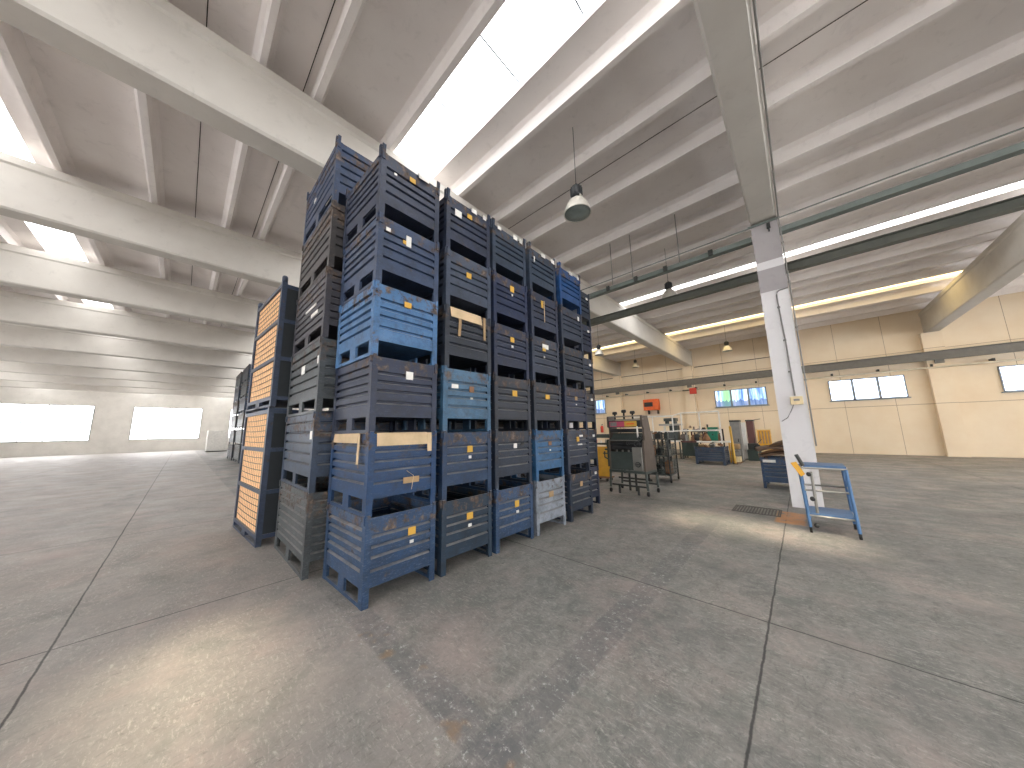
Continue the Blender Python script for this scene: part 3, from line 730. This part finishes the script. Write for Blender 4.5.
# ------------------------------------------------------------------ far left stacks
keyfar = ['charcoal', 'greygreen', 'steelblue', 'brown', 'grey2', 'greygreen']
pF = make_container(2.4, 2.7, 1.0, gl(5), gl(5), zb=.17, hw=.02, ear=.001)
made = []
for s_, (fx, fy) in enumerate(((-25.9, 3.6), (-29.2, 3.55))):
    for top in range(6):
        key = keyfar[(top+s_) % 6]
        o = place(pF, (fx, fy+.0, (5-top)*1.0), 0, key, 'distant %s container, %s of the %s far stack at the left' % (word[key], ordw[top], ('nearer', 'farther')[s_]), 'distant stacked containers')
        made.append((o, key))
for o, key in made: paint(o, MC[key], M['lug'])
for o, key in made[:6]: slotmat([c_ for c_ in o.children if c_.name.startswith('front_panel')][0], MC['blue'])

# ------------------------------------------------------------------ single containers at the right side
pR = make_container(.82, .9, .78, GF, GS)
place(pR, (-.5, 11.0, 0), -PI/2, 'blue', 'blue steel container heaped with brown boards behind the white column', 'single blue containers on the floor')
paint(pR, MC['blue'], M['lug'])
o = MB().box(.45-.003, .455, -.36, -.1, .66, .73).build('white_label', M['white'], pR)
o = MB().box(.45-.003, .455, .1, .3, .5, .56).build('tape_mark', M['card'], pR)
# heap of boards: each a separate bent board
def bent_board(L, Wd, th, bend, mat, name):
    n = 8; pr = []
    for i in range(n+1): x = -L/2+L*i/n; pr.append((x, bend*(1-(2*x/L)**2)))
    top = [(x, z+th) for x, z in pr]
    return MB().prism(pr+top[::-1], -Wd/2, Wd/2, 'y').build(name, mat)
for i, (dx, dy, dz, rx, ry, rz, L, bend) in enumerate(((0, -.1, .80, .05, -.04, .1, 1.0, .08), (.08, .0, .86, .0, -.05, -.15, .95, .10), (-.06, -.1, .92, .05, .05, .2, .95, .10), (.08, .0, .98, -.05, -.02, .0, .8, .12), (.12, -.05, 1.05, .05, .04, -.1, .65, .10))):
    o = bent_board(L, .6, .055, bend, M['boards'] if i % 2 == 0 else M['wood'], 'fibre_board')
    o.location = (-.46+dx, 11.0+dy, dz); o.rotation_euler = (rx, ry, rz)
    tag(o, ('lowest', 'second lowest', 'middle', 'second highest', 'topmost')[i]+' curved brown board heaped on the container behind the white column', 'board', 'brown boards on the container')
o = dup(proto, (-3.02, 16.15, 0), 'blue steel container full of parts before the cluttered machines', -PI/2)
o['group'] = 'single blue containers on the floor'; paint(o, MC['steelblue'], M['lug']); o.scale = (1, 1.4, .92)
o.location = (-3.05, 16.2, 0)
bino = o
for i in range(9):
    a_, b_ = random.uniform(-.45, .45), random.uniform(-.3, .3)
    k = MB(); m_ = [M['wood'], M['steel'], M['dark'], M['cardold']][i % 4]
    k.cb((0,0,0), (random.uniform(.15, .3), random.uniform(.08, .2), random.uniform(.08, .16)))
    q = k.build('scrap_block', m_, None, .01); q.location = (-3.05+a_, 16.2+b_, .72+.05*(i % 3)); q.rotation_euler = (random.uniform(-.5, .5), random.uniform(-.5, .5), random.uniform(0, 3))
    tag(q, 'scrap piece lying in the blue container before the machines', 'scrap', 'scrap pieces in the blue container')

# ------------------------------------------------------------------ machine on a caster stand
def leg_tube(p, q, r=.022, n=8): return MB().tube([p, q], r, n)
t = thing('printing_unit', 'dark grey-green machine unit on a caster stand, pink and yellow sign across its top', 'machine', (-3.25, 8.02, 0), -.03)
t.scale = (1.12, .8, 1.02)
for s_, nm in ((-1, 'brownpaint'), (1, 'brownpaint')):
    x0, x1 = (-.45, -.41) if s_ < 0 else (.34, .38)
    MB().prism([(-.43, .56), (.42, .56), (.30, 1.2), (.02, 1.88), (-.43, 1.88), (-.43, 1.62), (-.33, 1.58), (-.33, 1.3), (-.43, 1.25)], x0, x1, 'x').build('side_plate', M[nm], t)
MB().box(-.41, .34, -.42, -.40, .57, 1.0).build('lower_panel', M['greengrey'], t, .004)
MB().box(-.41, .34, -.38, .40, .57, .60).build('bed_plate', M['dark'], t)
MB().box(-.41, .34, .1, .30, .6, 1.3).build('rear_panel', M['dark'], t)
MB().box(-.41, .34, -.44, -.40, 1.60, 1.77).build('sign_board', M['dark'], t)
MB().box(-.38, -.02, -.452, -.441, 1.62, 1.75).build('sign_plate', M['pink'], t)['label'] = 'pink half of the sign'
MB().box(-.36, -.2, -.456, -.452, 1.635, 1.735).build('sign_mark', M['conduit'], t)
MB().box(-.02, .26, -.452, -.441, 1.62, 1.75).build('sign_plate', M['yellow'], t)['label'] = 'yellow half of the sign'
MB().box(.03, .21, -.456, -.452, 1.67, 1.70).build('sign_mark', M['orange'], t)
MB().box(-.45, .38, -.40, -.30, 1.78, 1.81).box(-.45, .38, -.40, -.36, 1.86, 1.89).build('top_bar', M['steel'], t)
for xk, h in ((-.26, .1), (-.04, .14), (.16, .1)):
    k = MB().lathe([(0, h+1.9), (.05, h+1.9), (.06, h+1.86), (.05, h+1.83), (.02, h+1.82), (.02, 1.78), (0, 1.78)], (xk, -.37, 0), 14); k.build('clamp_knob', M['black'], t)
MB().prism([(-.44, 1.26), (-.44, 1.30), (-.2, 1.46), (-.18, 1.44)], -.38, .30, 'x').build('feed_tray', M['greengrey'], t)
MB().tube([(-.4, -.44, 1.28), (.32, -.44, 1.28)], .014, 8).build('tray_edge', M['steel'], t)
for z, rr, yy in ((1.19, .05, -.36), (1.09, .06, -.33), (1.52, .05, -.3), (1.38, .05, -.12)):
    MB().lathe([(0, -.41), (rr, -.41), (rr, .34), (0, .34)], (0, yy, z), 18, 'x').build('roller', M['black'], t)
for k in range(4): MB().box(-.27+k*.14, -.24+k*.14, -.43, -.39, 1.0, 1.05).build('adjuster', M['steel'], t)
MB().tube([(.27, -.46, 1.35), (.27, -.46, 1.62)], .018, 8).build('white_rod', M['white'], t)
MB().box(.12, .33, -.47, -.421, .58, 1.12).build('control_box', M['steel'], t, .008)
for zz, rr, xx in ((1.2, .07, .25), (.72, .06, .24), (1.33, .06, .33), (1.22, .05, .05)):
    MB().lathe([(rr-.015, -.52), (rr, -.51), (rr, -.49), (rr-.015, -.48), (rr-.015, -.52)], (xx, 0, zz), 18, 'y').tube([(xx-rr+.01, -.5, zz), (xx+rr-.01, -.5, zz)], .008, 6).tube([(xx, -.52, zz), (xx, -.42, zz)], .012, 8).build('handwheel', M['black'], t)
MB().tube([(-.47, -.4, .8), (-.56, -.42, .85), (-.56, -.42, 1.0)], .018, 8).tube([(-.47, -.4, 1.05), (-.55, -.42, 1.05)], .02, 8).tube([(-.47, -.4, .95), (-.6, -.42, .95)], .015, 8).build('side_lever', M['darkgreen'], t)
MB().box(-.5, -.45, -.4, -.25, .62, 1.3).build('side_box', M['darkgreen'], t, .005)
MB().box(-.46, .39, -.44, -.39, .5, .56).box(-.46, .39, .36, .41, .5, .56).box(-.46, -.41, -.39, .36, .5, .56).box(.34, .39, -.39, .36, .5, .56).build('stand_frame', M['greengrey'], t)
for sx, sy in ((-.44, -.41), (.37, -.41), (-.44, .39), (.37, .39)):
    ou = .05 if sy < 0 else -.02
    lg = MB().tube([(sx, sy, .52), (sx*1.04, sy, .13)], .026, 8).build('leg', M['greengrey'], t)
    MB().lathe([(0, -.02), (.05, -.02), (.055, 0), (.05, .02), (0, .02)], (sx*1.04, sy, .055), 16, 'x').build('caster', M['rubber'], lg)
MB().box(-.42, .36, -.42, -.40, .18, .22).build('cross_rail', M['dark'], t); MB().box(-.42, .36, .37, .39, .18, .22).build('cross_rail', M['dark'], t)
MB().box(-.42, .36, .05, .08, .3, .34).build('cross_rail', M['dark'], t)
for xx in (-.25, .18): MB().box(xx-.02, xx+.02, -.42, -.38, .0, .18).build('foot', M['dark'], t)
for xx in (-.15, .0): MB().box(xx-.02, xx+.02, .03, .07, .02, .5).build('foot', M['dark'], t)

# yellow panel trolley, partly behind the last stack
t = thing('panel_trolley', 'tall yellow panel on a small wheeled wooden base between stack and machine', 'trolley', (-4.72, 9.25, 0))
MB().box(-.28, .22, -.03, .03, .13, 1.05).build('panel', M['yellowpaint'], t, .006)
MB().box(-.3, .24, -.2, .2, .1, .13).build('base_board', M['wood'], t)
for sx in (-.22, .16):
    for sy in (-.14, .14): MB().lathe([(0, -.02), (.045, -.02), (.05, 0), (.045, .02), (0, .02)], (sx, sy, .05), 14, 'x').build('caster', M['rubber'], t)
MB().tube([(-.2, 0, 1.05), (-.2, 0, 1.15), (.14, 0, 1.15), (.14, 0, 1.05)], .012, 6).build('handle', M['dark'], t)

# dark green roller bench behind
t = thing('work_bench', 'dark green bench with a rail of small pale parts behind the yellow panel', 'bench', (-5.6, 11.4, 0))
MB().box(-1.0, .75, -.25, .25, 1.0, 1.06).build('bench_top', M['darkgreen'], t)
MB().box(-1.0, .75, .2, .24, 1.25, 1.40).build('rear_rail', M['darkgreen'], t)
for sx in (-.95, .7):
    for sy in (-.2, .2): MB().box(sx-.03, sx+.03, sy-.03, sy+.03, 0, 1.0 if sy < 0 else 1.25).build('leg', M['darkgreen'], t)
MB().box(-1.0, .75, -.02, .02, .4, .45).build('stretcher', M['darkgreen'], t)
MB().tube([(.45, .22, 1.4), (.45, .22, 1.78), (.7, .22, 1.78)], .02, 8).build('bracket_arm', M['greengrey'], t)
for k in range(9):
    xk = -6.45+k*.2
    b = MB().lathe([(0, 0), (.035, 0), (.035, .07+.02*(k % 3)), (.014, .1+.02*(k % 3)), (.014, .13+.02*(k % 3)), (0, .13+.02*(k % 3))], n=12).build('small_pot', M[('white', 'steel', 'red')[k % 3]])
    b.location = (xk, 11.35, 1.061)
    tag(b, 'one of the small %s pots standing along the dark green bench' % ('white', 'grey', 'red')[k % 3], 'pot', ('white', 'grey', 'red')[k % 3]+' pots on the green bench')
t = thing('fire_extinguisher', 'small red extinguisher on the cream wall under the narrow window', 'extinguisher', (-12.9, YB-.16, 1.3))
MB().lathe([(0, 0), (.12, 0), (.13, .05), (.13, .5), (.05, .6), (0, .6)], n=16).build('cylinder', M['red'], t)
MB().tube([(0, 0, .6), (0, 0, .7), (.1, -.02, .72)], .03, 8).build('valve', M['black'], t)

# dark mesh cage trolleys
def cage(name, lab, x, y, L, Wd, Hh, rz):
    t = thing(name, lab, 'cage trolley', (x, y, 0), rz, 'dark mesh cage trolleys')
    hx, hy = Wd/2, L/2
    for sx in (-1, 1):
        for sy in (-1, 1):
            MB().tube([(sx*hx, sy*hy, .1), (sx*hx, sy*hy, Hh)], .024, 8).build('post', M['dark'], t)
            MB().lathe([(0, -.02), (.045, -.02), (.05, 0), (.045, .02), (0, .02)], (sx*hx, sy*hy, .05), 14, 'x').build('caster', M['rubber'], t)
    for z in (.2, .75, 1.25):
        MB().box(-hx, hx, -hy, hy, z, z+.02).build('shelf', M['greengrey'], t)
    g = MB()
    for z0, z1 in ((.22, .62), (.77, 1.1)):
        for sy in (-1, 1):
            for k in range(9): xx = -hx+2*hx*k/8; g.tube([(xx, sy*hy, z0), (xx, sy*hy, z1)], .005, 4)
            for k in range(5): zz = z0+(z1-z0)*k/4; g.tube([(-hx, sy*hy, zz), (hx, sy*hy, zz)], .005, 4)
        for sx in (-1, 1):
            for k in range(13): yy = -hy+2*hy*k/12; g.tube([(sx*hx, yy, z0), (sx*hx, yy, z1)], .005, 4)
            for k in range(5): zz = z0+(z1-z0)*k/4; g.tube([(sx*hx, -hy, zz), (sx*hx, hy, zz)], .005, 4)
    g.build('mesh_side', M['greengrey'], t)
    MB().box(-hx+.02, -hx+.03, -hy+.03, hy-.03, .22, 1.2).build('back_sheet', M['dark'], t)
    return t
cage('cage_trolley', 'dark mesh cage trolley right beside the machine unit with the pink and yellow sign', -3.3, 10.35, .9, .62, 1.36, .05)
cage('cage_trolley', 'dark mesh cage trolley farther back behind the first cage', -4.1, 12.2, 1.3, .5, 1.42, .1)
for k in range(22):
    cg = 0 if k < 12 else 1
    cx, cy_ = ((-3.3, 10.35), (-4.1, 12.2))[cg]
    zz = (.221, .771, 1.271)[k % 3]
    L_ = (.9, 1.3)[cg]; kk = k if cg == 0 else k-12
    a_ = cx+(-.18, .0, .18)[(kk//3) % 3]; b_ = cy_-L_*.35+L_*.7*((kk//3)/4)
    s3 = (random.uniform(.12, .17), random.uniform(.12, .2), random.uniform(.12, .2 if zz > 1 else .36))
    mm = ('dark', 'wood', 'steel', 'greengrey', 'black')[k % 5]
    q = MB().box(-s3[0]/2, s3[0]/2, -s3[1]/2, s3[1]/2, 0, s3[2]).lathe([(0, s3[2]), (s3[0]*.3, s3[2]), (s3[0]*.3, s3[2]+.04), (0, s3[2]+.04)], n=10).build('machine_part', M[mm], None, .006)
    q.location = (a_, b_, zz)
    tag(q, 'one of the small metal parts stored on the %s' % ('nearer mesh cage trolley', 'farther mesh cage trolley')[cg], 'part', 'parts on the %s cage trolley' % ('nearer', 'farther')[cg])
t = thing('angle_frame', 'tall dark leaning steel frame at the end of the cage trolleys', 'frame', (-3.62, 11.9, 0), .1)
for sx in (-.12, .12): MB().box(sx-.03, sx+.03, -.03, .03, 0, 1.45).build('upright', M['black'], t)
for zz in (.3, .9, 1.38): MB().box(-.15, .15, -.02, .02, zz, zz+.04).build('cross_bar', M['black'], t)

# bench press machine
t = thing('press_machine', 'grey column press on a white-topped bench behind the cage trolleys', 'press', (-5.22, 18.3, 0))
MB().box(-.45, .5, -.45, .45, .86, .93).build('bench_top', M['white'], t)
for sx in (-.4, .45):
    for sy in (-.4, .4):
        lg = MB().box(sx-.03, sx+.03, sy-.03, sy+.03, .08, .86).build('leg', M['greengrey'], t)
        MB().lathe([(0, -.02), (.045, -.02), (.045, .02), (0, .02)], (sx, sy, .045), 12, 'x').build('caster', M['rubber'], lg)
MB().box(-.4, .45, -.4, .4, .2, .24).build('shelf', M['dark'], t)
MB().box(-.05, .35, -.2, .25, .93, 1.72).build('column', M['greengrey'], t, .02)
MB().box(-.5, .5, -.45, .3, 1.72, 1.82).build('table', M['steel'], t, .01)
MB().box(-.25, .35, -.4, .1, 1.95, 2.12).box(-.2, -.1, -.35, .1, 1.82, 1.95).box(.2, .3, -.35, .1, 1.82, 1.95).build('head', M['greengrey'], t, .02)
MB().tube([(-.25, -.3, .95), (-.25, -.3, 1.72)], .05, 10).build('guide_rod', M['white'], t)
MB().lathe([(0, 0), (.1, 0), (.1, .12), (0, .12)], (-.2, -.32, 1.05), 16).build('chuck', M['steel'], t)

# long white pipe guard frame over the machines
t = thing('guard_frame', 'white pipe guard frame standing over the cluttered machines', 'guard frame', (0, 16.95, 0))
for x0, x1, z0, z1 in ((-6.7, -4.75, 1.42, 2.2), (-4.35, -2.75, 1.45, 2.32)):
    MB().tube([(x0, 0, z1), (x1, 0, z1)], .036, 8).tube([(x0, 0, z0), (x1, 0, z0)], .036, 8).build('rail', M['white'], t)
    n_ = 3
    for k in range(n_): xx = x0+(x1-x0)*k/(n_-1); MB().tube([(xx, 0, 0 if (x0 < -6 and k == 0) or (x0 > -5 and k == 2) else z0), (xx, 0, z1)], .03, 8).build('post', M['white'], t)
MB().tube([(-4.75, 0, 1.43), (-4.35, 0, 1.45)], .03, 8).tube([(-4.75, 0, 2.2), (-4.35, 0, 2.32)], .03, 8).build('link_rail', M['white'], t)
# cluttered machines in the middle
t = thing('machine_bench', 'long bench with dark green skirt crowded with brown machine parts', 'bench', (-3.85, 18.3, 0))
MB().box(-.85, .95, -.45, .45, .84, .92).build('bench_top', M['maroon'], t)
MB().box(-.8, -.05, -.44, -.40, .16, .84).build('skirt', M['darkgreen'], t)
for sx in (-.8, .9):
    for sy in (-.4, .4): MB().box(sx-.03, sx+.03, sy-.03, sy+.03, 0, .84).build('leg', M['dark'], t)
MB().box(-.8, .9, .36, .42, 1.42, 1.5).build('upper_rail', M['steel'], t)
for sx in (-.8, .0, .9): MB().box(sx-.03, sx+.03, .36, .42, .92, 1.5).build('upright', M['dark'], t)
rnd = random.Random(5)
for k in range(22):
    px_ = -4.6+1.55*(k % 11)/10+rnd.uniform(-.03, .03); py_ = 18.02 if k < 11 else 18.4; zz = .921
    kind = k % 4; mm = ('brownpaint', 'steel', 'cream', 'wood', 'dark', 'cardold', 'maroon')[k % 7]
    h = rnd.uniform(.3, .85 if k > 10 else .5)
    if kind == 0:
        h = min(h, .45); q = MB().lathe([(0, -.03), (h*.38, -.03), (h*.4, 0), (h*.38, .03), (0, .03)], (0, 0, h*.4), 18, 'y').box(-.04, .04, -.04, .04, 0, h*.2); nm, cat = 'metal_disc', 'disc'
    elif kind == 1:
        q = MB().box(-.06, .06, -.06, .06, 0, h*.6).tube([(0, 0, h*.6), (0, 0, h)], .03, 10).tube([(-.08, 0, h*.9), (.08, 0, h*.9)], .02, 8); nm, cat = 'valve_body', 'valve'
    elif kind == 2:
        q = MB().lathe([(0, 0), (.07, 0), (.07, h*.5), (.04, h*.6), (.04, h), (0, h)], (0, 0, 0), 16); nm, cat = 'motor', 'motor'
    else:
        q = MB().box(-.07, .07, -.07, .07, 0, h*.5).box(-.04, .1, -.03, .03, h*.5, h*.8); nm, cat = 'gear_box', 'gearbox'
    q = q.build(nm, M[mm], None, .006 if kind == 3 else 0); q.location = (px_, py_, zz)
    tag(q, 'old %s in the %s row on the bench under the guard frame' % (cat, 'front' if k < 11 else 'rear'), cat, '%ss in the %s row of the bench' % (cat, 'front' if k < 11 else 'rear'))
mbt = [o_ for o_ in C.objects if o_.name == 'machine_bench'][0]
MB().box(-.8, .34, -.25, .3, 1.36, 1.39).build('upper_shelf', M['brownpaint'], mbt)
for sx in (-.78, .32): MB().box(sx-.02, sx+.02, -.25, -.21, .92, 1.36).build('shelf_post', M['dark'], mbt)
for k in range(8):
    h = rnd.uniform(.12, .34); mm = ('steel', 'dark', 'cream', 'brownpaint', 'maroon')[k % 5]
    q = MB().lathe([(0, 0), (.075, 0), (.08, h*.4), (.04, h*.5), (.045, h), (0, h)], n=14) if k % 2 else MB().box(-.08, .08, -.1, .1, 0, h*.7).box(-.03, .03, -.14, .06, h*.7, h)
    q = q.build('old_fitting', M[mm], None); q.location = (-4.56+k*.145, 18.25, 1.391)
    tag(q, 'old machine fitting on the upper shelf of the bench under the guard frame', 'fitting', 'fittings on the upper bench shelf')
t = thing('green_cabinet', 'teal green machine cabinet under the right end of the white guard frame', 'cabinet', (-3.12, 17.95, .93))
t.location = (-3.25, 18.15, .921)
MB().box(-.22, .2, -.2, .2, 0, .68).build('cabinet_body', M['green'], t, .02); MB().box(-.18, .05, -.212, -.2, .1, .5).build('door', M['green'], t); MB().box(-.03, .02, -.225, -.212, .28, .34).build('handle', M['dark'], t)
for (xa, xb, y_, z_, lab, mm) in ((-4.9, -4.35, 17.3, 1.86, 'dark motor unit on the guard frame left part', 'dark'),):
    pass
# table with a white top behind the blue container
t = thing('parts_table', 'white-topped table right behind the open blue container', 'table', (-3.06, 17.4, 0))
MB().box(-.75, .6, -.3, .3, .88, .94).build('table_top', M['white'], t)
for sx in (-.7, .55):
    for sy in (-.26, .26): MB().box(sx-.025, sx+.025, sy-.025, sy+.025, 0, .88).build('leg', M['yellowpaint'] if sx > 0 else M['dark'], t)
q = MB().lathe([(0, 0), (.2, 0), (.14, .16), (.05, .34), (0, .36)], n=9).build('rag_heap', M['wood']); q.location = (-3.42, 17.35, .941); tag(q, 'brown heap of rags on the left of the white-topped table', 'rags')
# yellow mast and grey cabinets to the right
t = thing('yellow_mast', 'slanted yellow steel post standing right of the blue container', 'post', (-2.28, 16.5, 0))
MB().tube([(-.04, 0, 1.62), (0, 0, .03)], .045, 10).build('tube', M['yellow'], t); MB().box(-.09, .09, -.09, .09, 0, .03).build('foot', M['dark'], t)
t = thing('control_cabinet', 'tall grey control cabinet behind the yellow post', 'cabinet', (-2.35, 17.9, 0))
MB().box(-.12, .24, -.3, .3, .06, 1.82).build('cabinet_body', M['conduit'], t, .01); MB().box(-.08, .2, -.312, -.3, .2, 1.7).build('door', M['conduit'], t)
MB().box(.13, .16, -.33, -.312, .9, 1.05).build('handle', M['black'], t); MB().box(-.11, .23, -.29, .29, 0, .06).build('plinth', M['dark'], t)
MB().box(-.13, .25, -.32, .32, 1.82, 1.9).build('top_cover', M['dark'], t)
t = thing('white_cabinet', 'narrow white cabinet between the grey and maroon cabinets', 'cabinet', (-2.16, 19.2, 0))
MB().box(-.09, .1, -.25, .25, .05, 1.8).build('cabinet_body', M['white'], t, .008); MB().box(-.09, .1, -.24, .24, 0, .05).build('plinth', M['dark'], t)
t = thing('maroon_cabinet', 'tall maroon machine cabinet at the right end of the machine group', 'cabinet', (-1.9, 19.6, 0))
MB().box(-.13, .15, -.3, .3, .05, 1.85).build('cabinet_body', M['maroon'], t, .01); MB().box(-.15, .17, -.32, .32, 1.85, 1.92).build('top_cover', M['dark'], t); MB().box(-.12, .14, -.29, .29, 0, .05).build('plinth', M['dark'], t)
MB().tube([(.1, -.3, 1.9), (.45, -.35, 1.95)], .015, 6).build('arm', M['dark'], t)
t = thing('small_lathe', 'small dark green machine with levers at the foot of the maroon cabinet', 'machine', (-1.75, 18.7, 0))
MB().box(-.28, .22, -.2, .2, 0, .5).build('base_box', M['darkgreen'], t, .01); MB().box(-.24, .1, -.15, .15, .5, .8).build('head', M['dark'], t, .02)
MB().lathe([(0, -.03), (.12, -.03), (.13, 0), (.12, .03), (0, .03)], (.12, -.2, .65), 16, 'y').build('handwheel', M['black'], t)
MB().tube([(.1, 0, .75), (.3, -.05, 1.0)], .015, 6).tube([(.0, 0, .8), (.05, -.05, 1.05)], .012, 6).build('lever', M['dark'], t)
t = thing('yellow_rack', 'low row of cream and grey crates stacked beside the yellow post', 'rack', (-2.26, 17.15, 0))
for k in range(3): MB().box(-.1, .12, -.25, .25, .05+k*.28, .27+k*.28).build('drawer', M[('cream', 'conduit', 'cardold')[k]], t, .008)
MB().box(-.12, .14, -.27, .27, 0, .04).build('base_board', M['wood'], t)
# tool cart at the column, right edge
t = thing('tool_cart', 'blue and steel tube cart with a yellow clamp in front of the white column', 'cart', (.07, 6.95, 0))
for sx in (-.15, .35):
    for sy in (-.3, .3):
        po = MB().tube([(sx, sy, .08), (sx-.03, sy, .95)], .02, 8).build('post', M['bluemachine'], t)
        MB().lathe([(0, -.015), (.04, -.015), (.04, .015), (0, .015)], (sx, sy, .04), 14, 'x').build('caster', M['rubber'], po)
for zz in (.25, .62, .95):
    MB().tube([(-.16, -.3, zz), (.34, -.3, zz), (.34, .3, zz), (-.16, .3, zz), (-.16, -.3, zz)], .014, 8).build('rail', M['steel'], t)
MB().box(-.15, .33, -.29, .29, .26, .28).build('shelf', M['bluemachine'], t)
MB().box(-.13, .33, -.27, .27, .952, .99).build('top_tray', M['bluemachine'], t)
MB().tube([(-.19, -.32, 1.15), (-.13, -.3, .98)], .025, 8).build('clamp_lever', M['dark'], t)
MB().prism([(-.27, 1.02), (-.2, 1.04), (-.12, .86), (-.17, .82)], -.36, -.31, 'y').build('clamp_bracket', M['yellowpaint'], t)
for zz in (.86, .5, .12): MB().lathe([(0, -.03), (.03, -.03), (.03, .03), (0, .03)], (-.08, -.33, zz), 12, 'y').build('knob', M['black'], t)
MB().tube([(-.05, -.33, .3), (-.05, -.33, .9)], .018, 8).build('chrome_rod', M['steel'], t)
# floor grate
t = thing('floor_grate', 'dark slotted drain grate set in the floor before the white column', 'grate', (-.82, 7.7, .001))
MB().box(-.36, .36, -.3, -.28, 0, .006).box(-.36, .36, .28, .3, 0, .006).box(-.36, -.34, -.28, .28, 0, .006).box(.34, .36, -.28, .28, 0, .006).build('grate_frame', M['grate'], t)
g = MB()
for k in range(15): g.box(-.33+k*.046, -.31+k*.046, -.28, .28, 0, .005)
g.build('grate_bars', M['grate'], t)
# bulky trolley in the distance by the left windows
t = thing('white_cupboard', 'distant pale cupboard near the left wall windows', 'cupboard', (-46, 2.6, 0))
MB().box(-1, 1, -.8, .8, .1, 2.2).build('cupboard_body', M['white'], t, .02); MB().box(.98, 1.02, -.7, -.02, .3, 2.0).box(.98, 1.02, .02, .7, .3, 2.0).build('door', M['white'], t); MB().box(-1, 1, -.8, .8, 0, .1).build('plinth', M['dark'], t)

# ------------------------------------------------------------------ light, camera, output
w = bpy.data.worlds.new('daylight'); S.world = w; w.use_nodes = True
bg = w.node_tree.nodes['Background']; bg.inputs[0].default_value = (.85, .93, 1, 1); bg.inputs[1].default_value = 6.0
sd = bpy.data.lights.new('sun', 'SUN'); sd.energy = 4.5; sd.angle = math.radians(5); sd.color = (1, .86, .62)
so = bpy.data.objects.new('sun', sd); C.objects.link(so); d = Vector((-5, 3.35, -7.65))
so.rotation_euler = d.to_track_quat('-Z', 'Y').to_euler(); so.location = (8, -6, 14)

F = 305.5; yaw, pit, rol = [math.radians(a) for a in (43.07, 8.705, -1.063)]
cy, sy, cp, sp_ = math.cos(yaw), math.sin(yaw), math.cos(pit), math.sin(pit)
fw = Vector((-sy*cp, cy*cp, sp_)); r = Vector((cy, sy, 0)); u = r.cross(fw)
r2 = math.cos(rol)*r+math.sin(rol)*u; u2 = -math.sin(rol)*r+math.cos(rol)*u
cd = bpy.data.cameras.new('camera'); co = bpy.data.objects.new('camera', cd); C.objects.link(co)
cd.sensor_width = 36; cd.lens = F/1024*36; cd.clip_start = .05; cd.clip_end = 300
Mt = Matrix((r2, u2, -fw)).transposed().to_4x4(); Mt.translation = (0, 0, 1.6); co.matrix_world = Mt
S.camera = co
S.view_settings.view_transform = 'Standard'; S.view_settings.look = 'None'; S.view_settings.gamma = 1
S.view_settings.use_curve_mapping = False; S.view_settings.exposure = .42
S.cycles.max_bounces = 10; S.cycles.diffuse_bounces = 6; S.cycles.glossy_bounces = 3
S.cycles.use_denoising = True
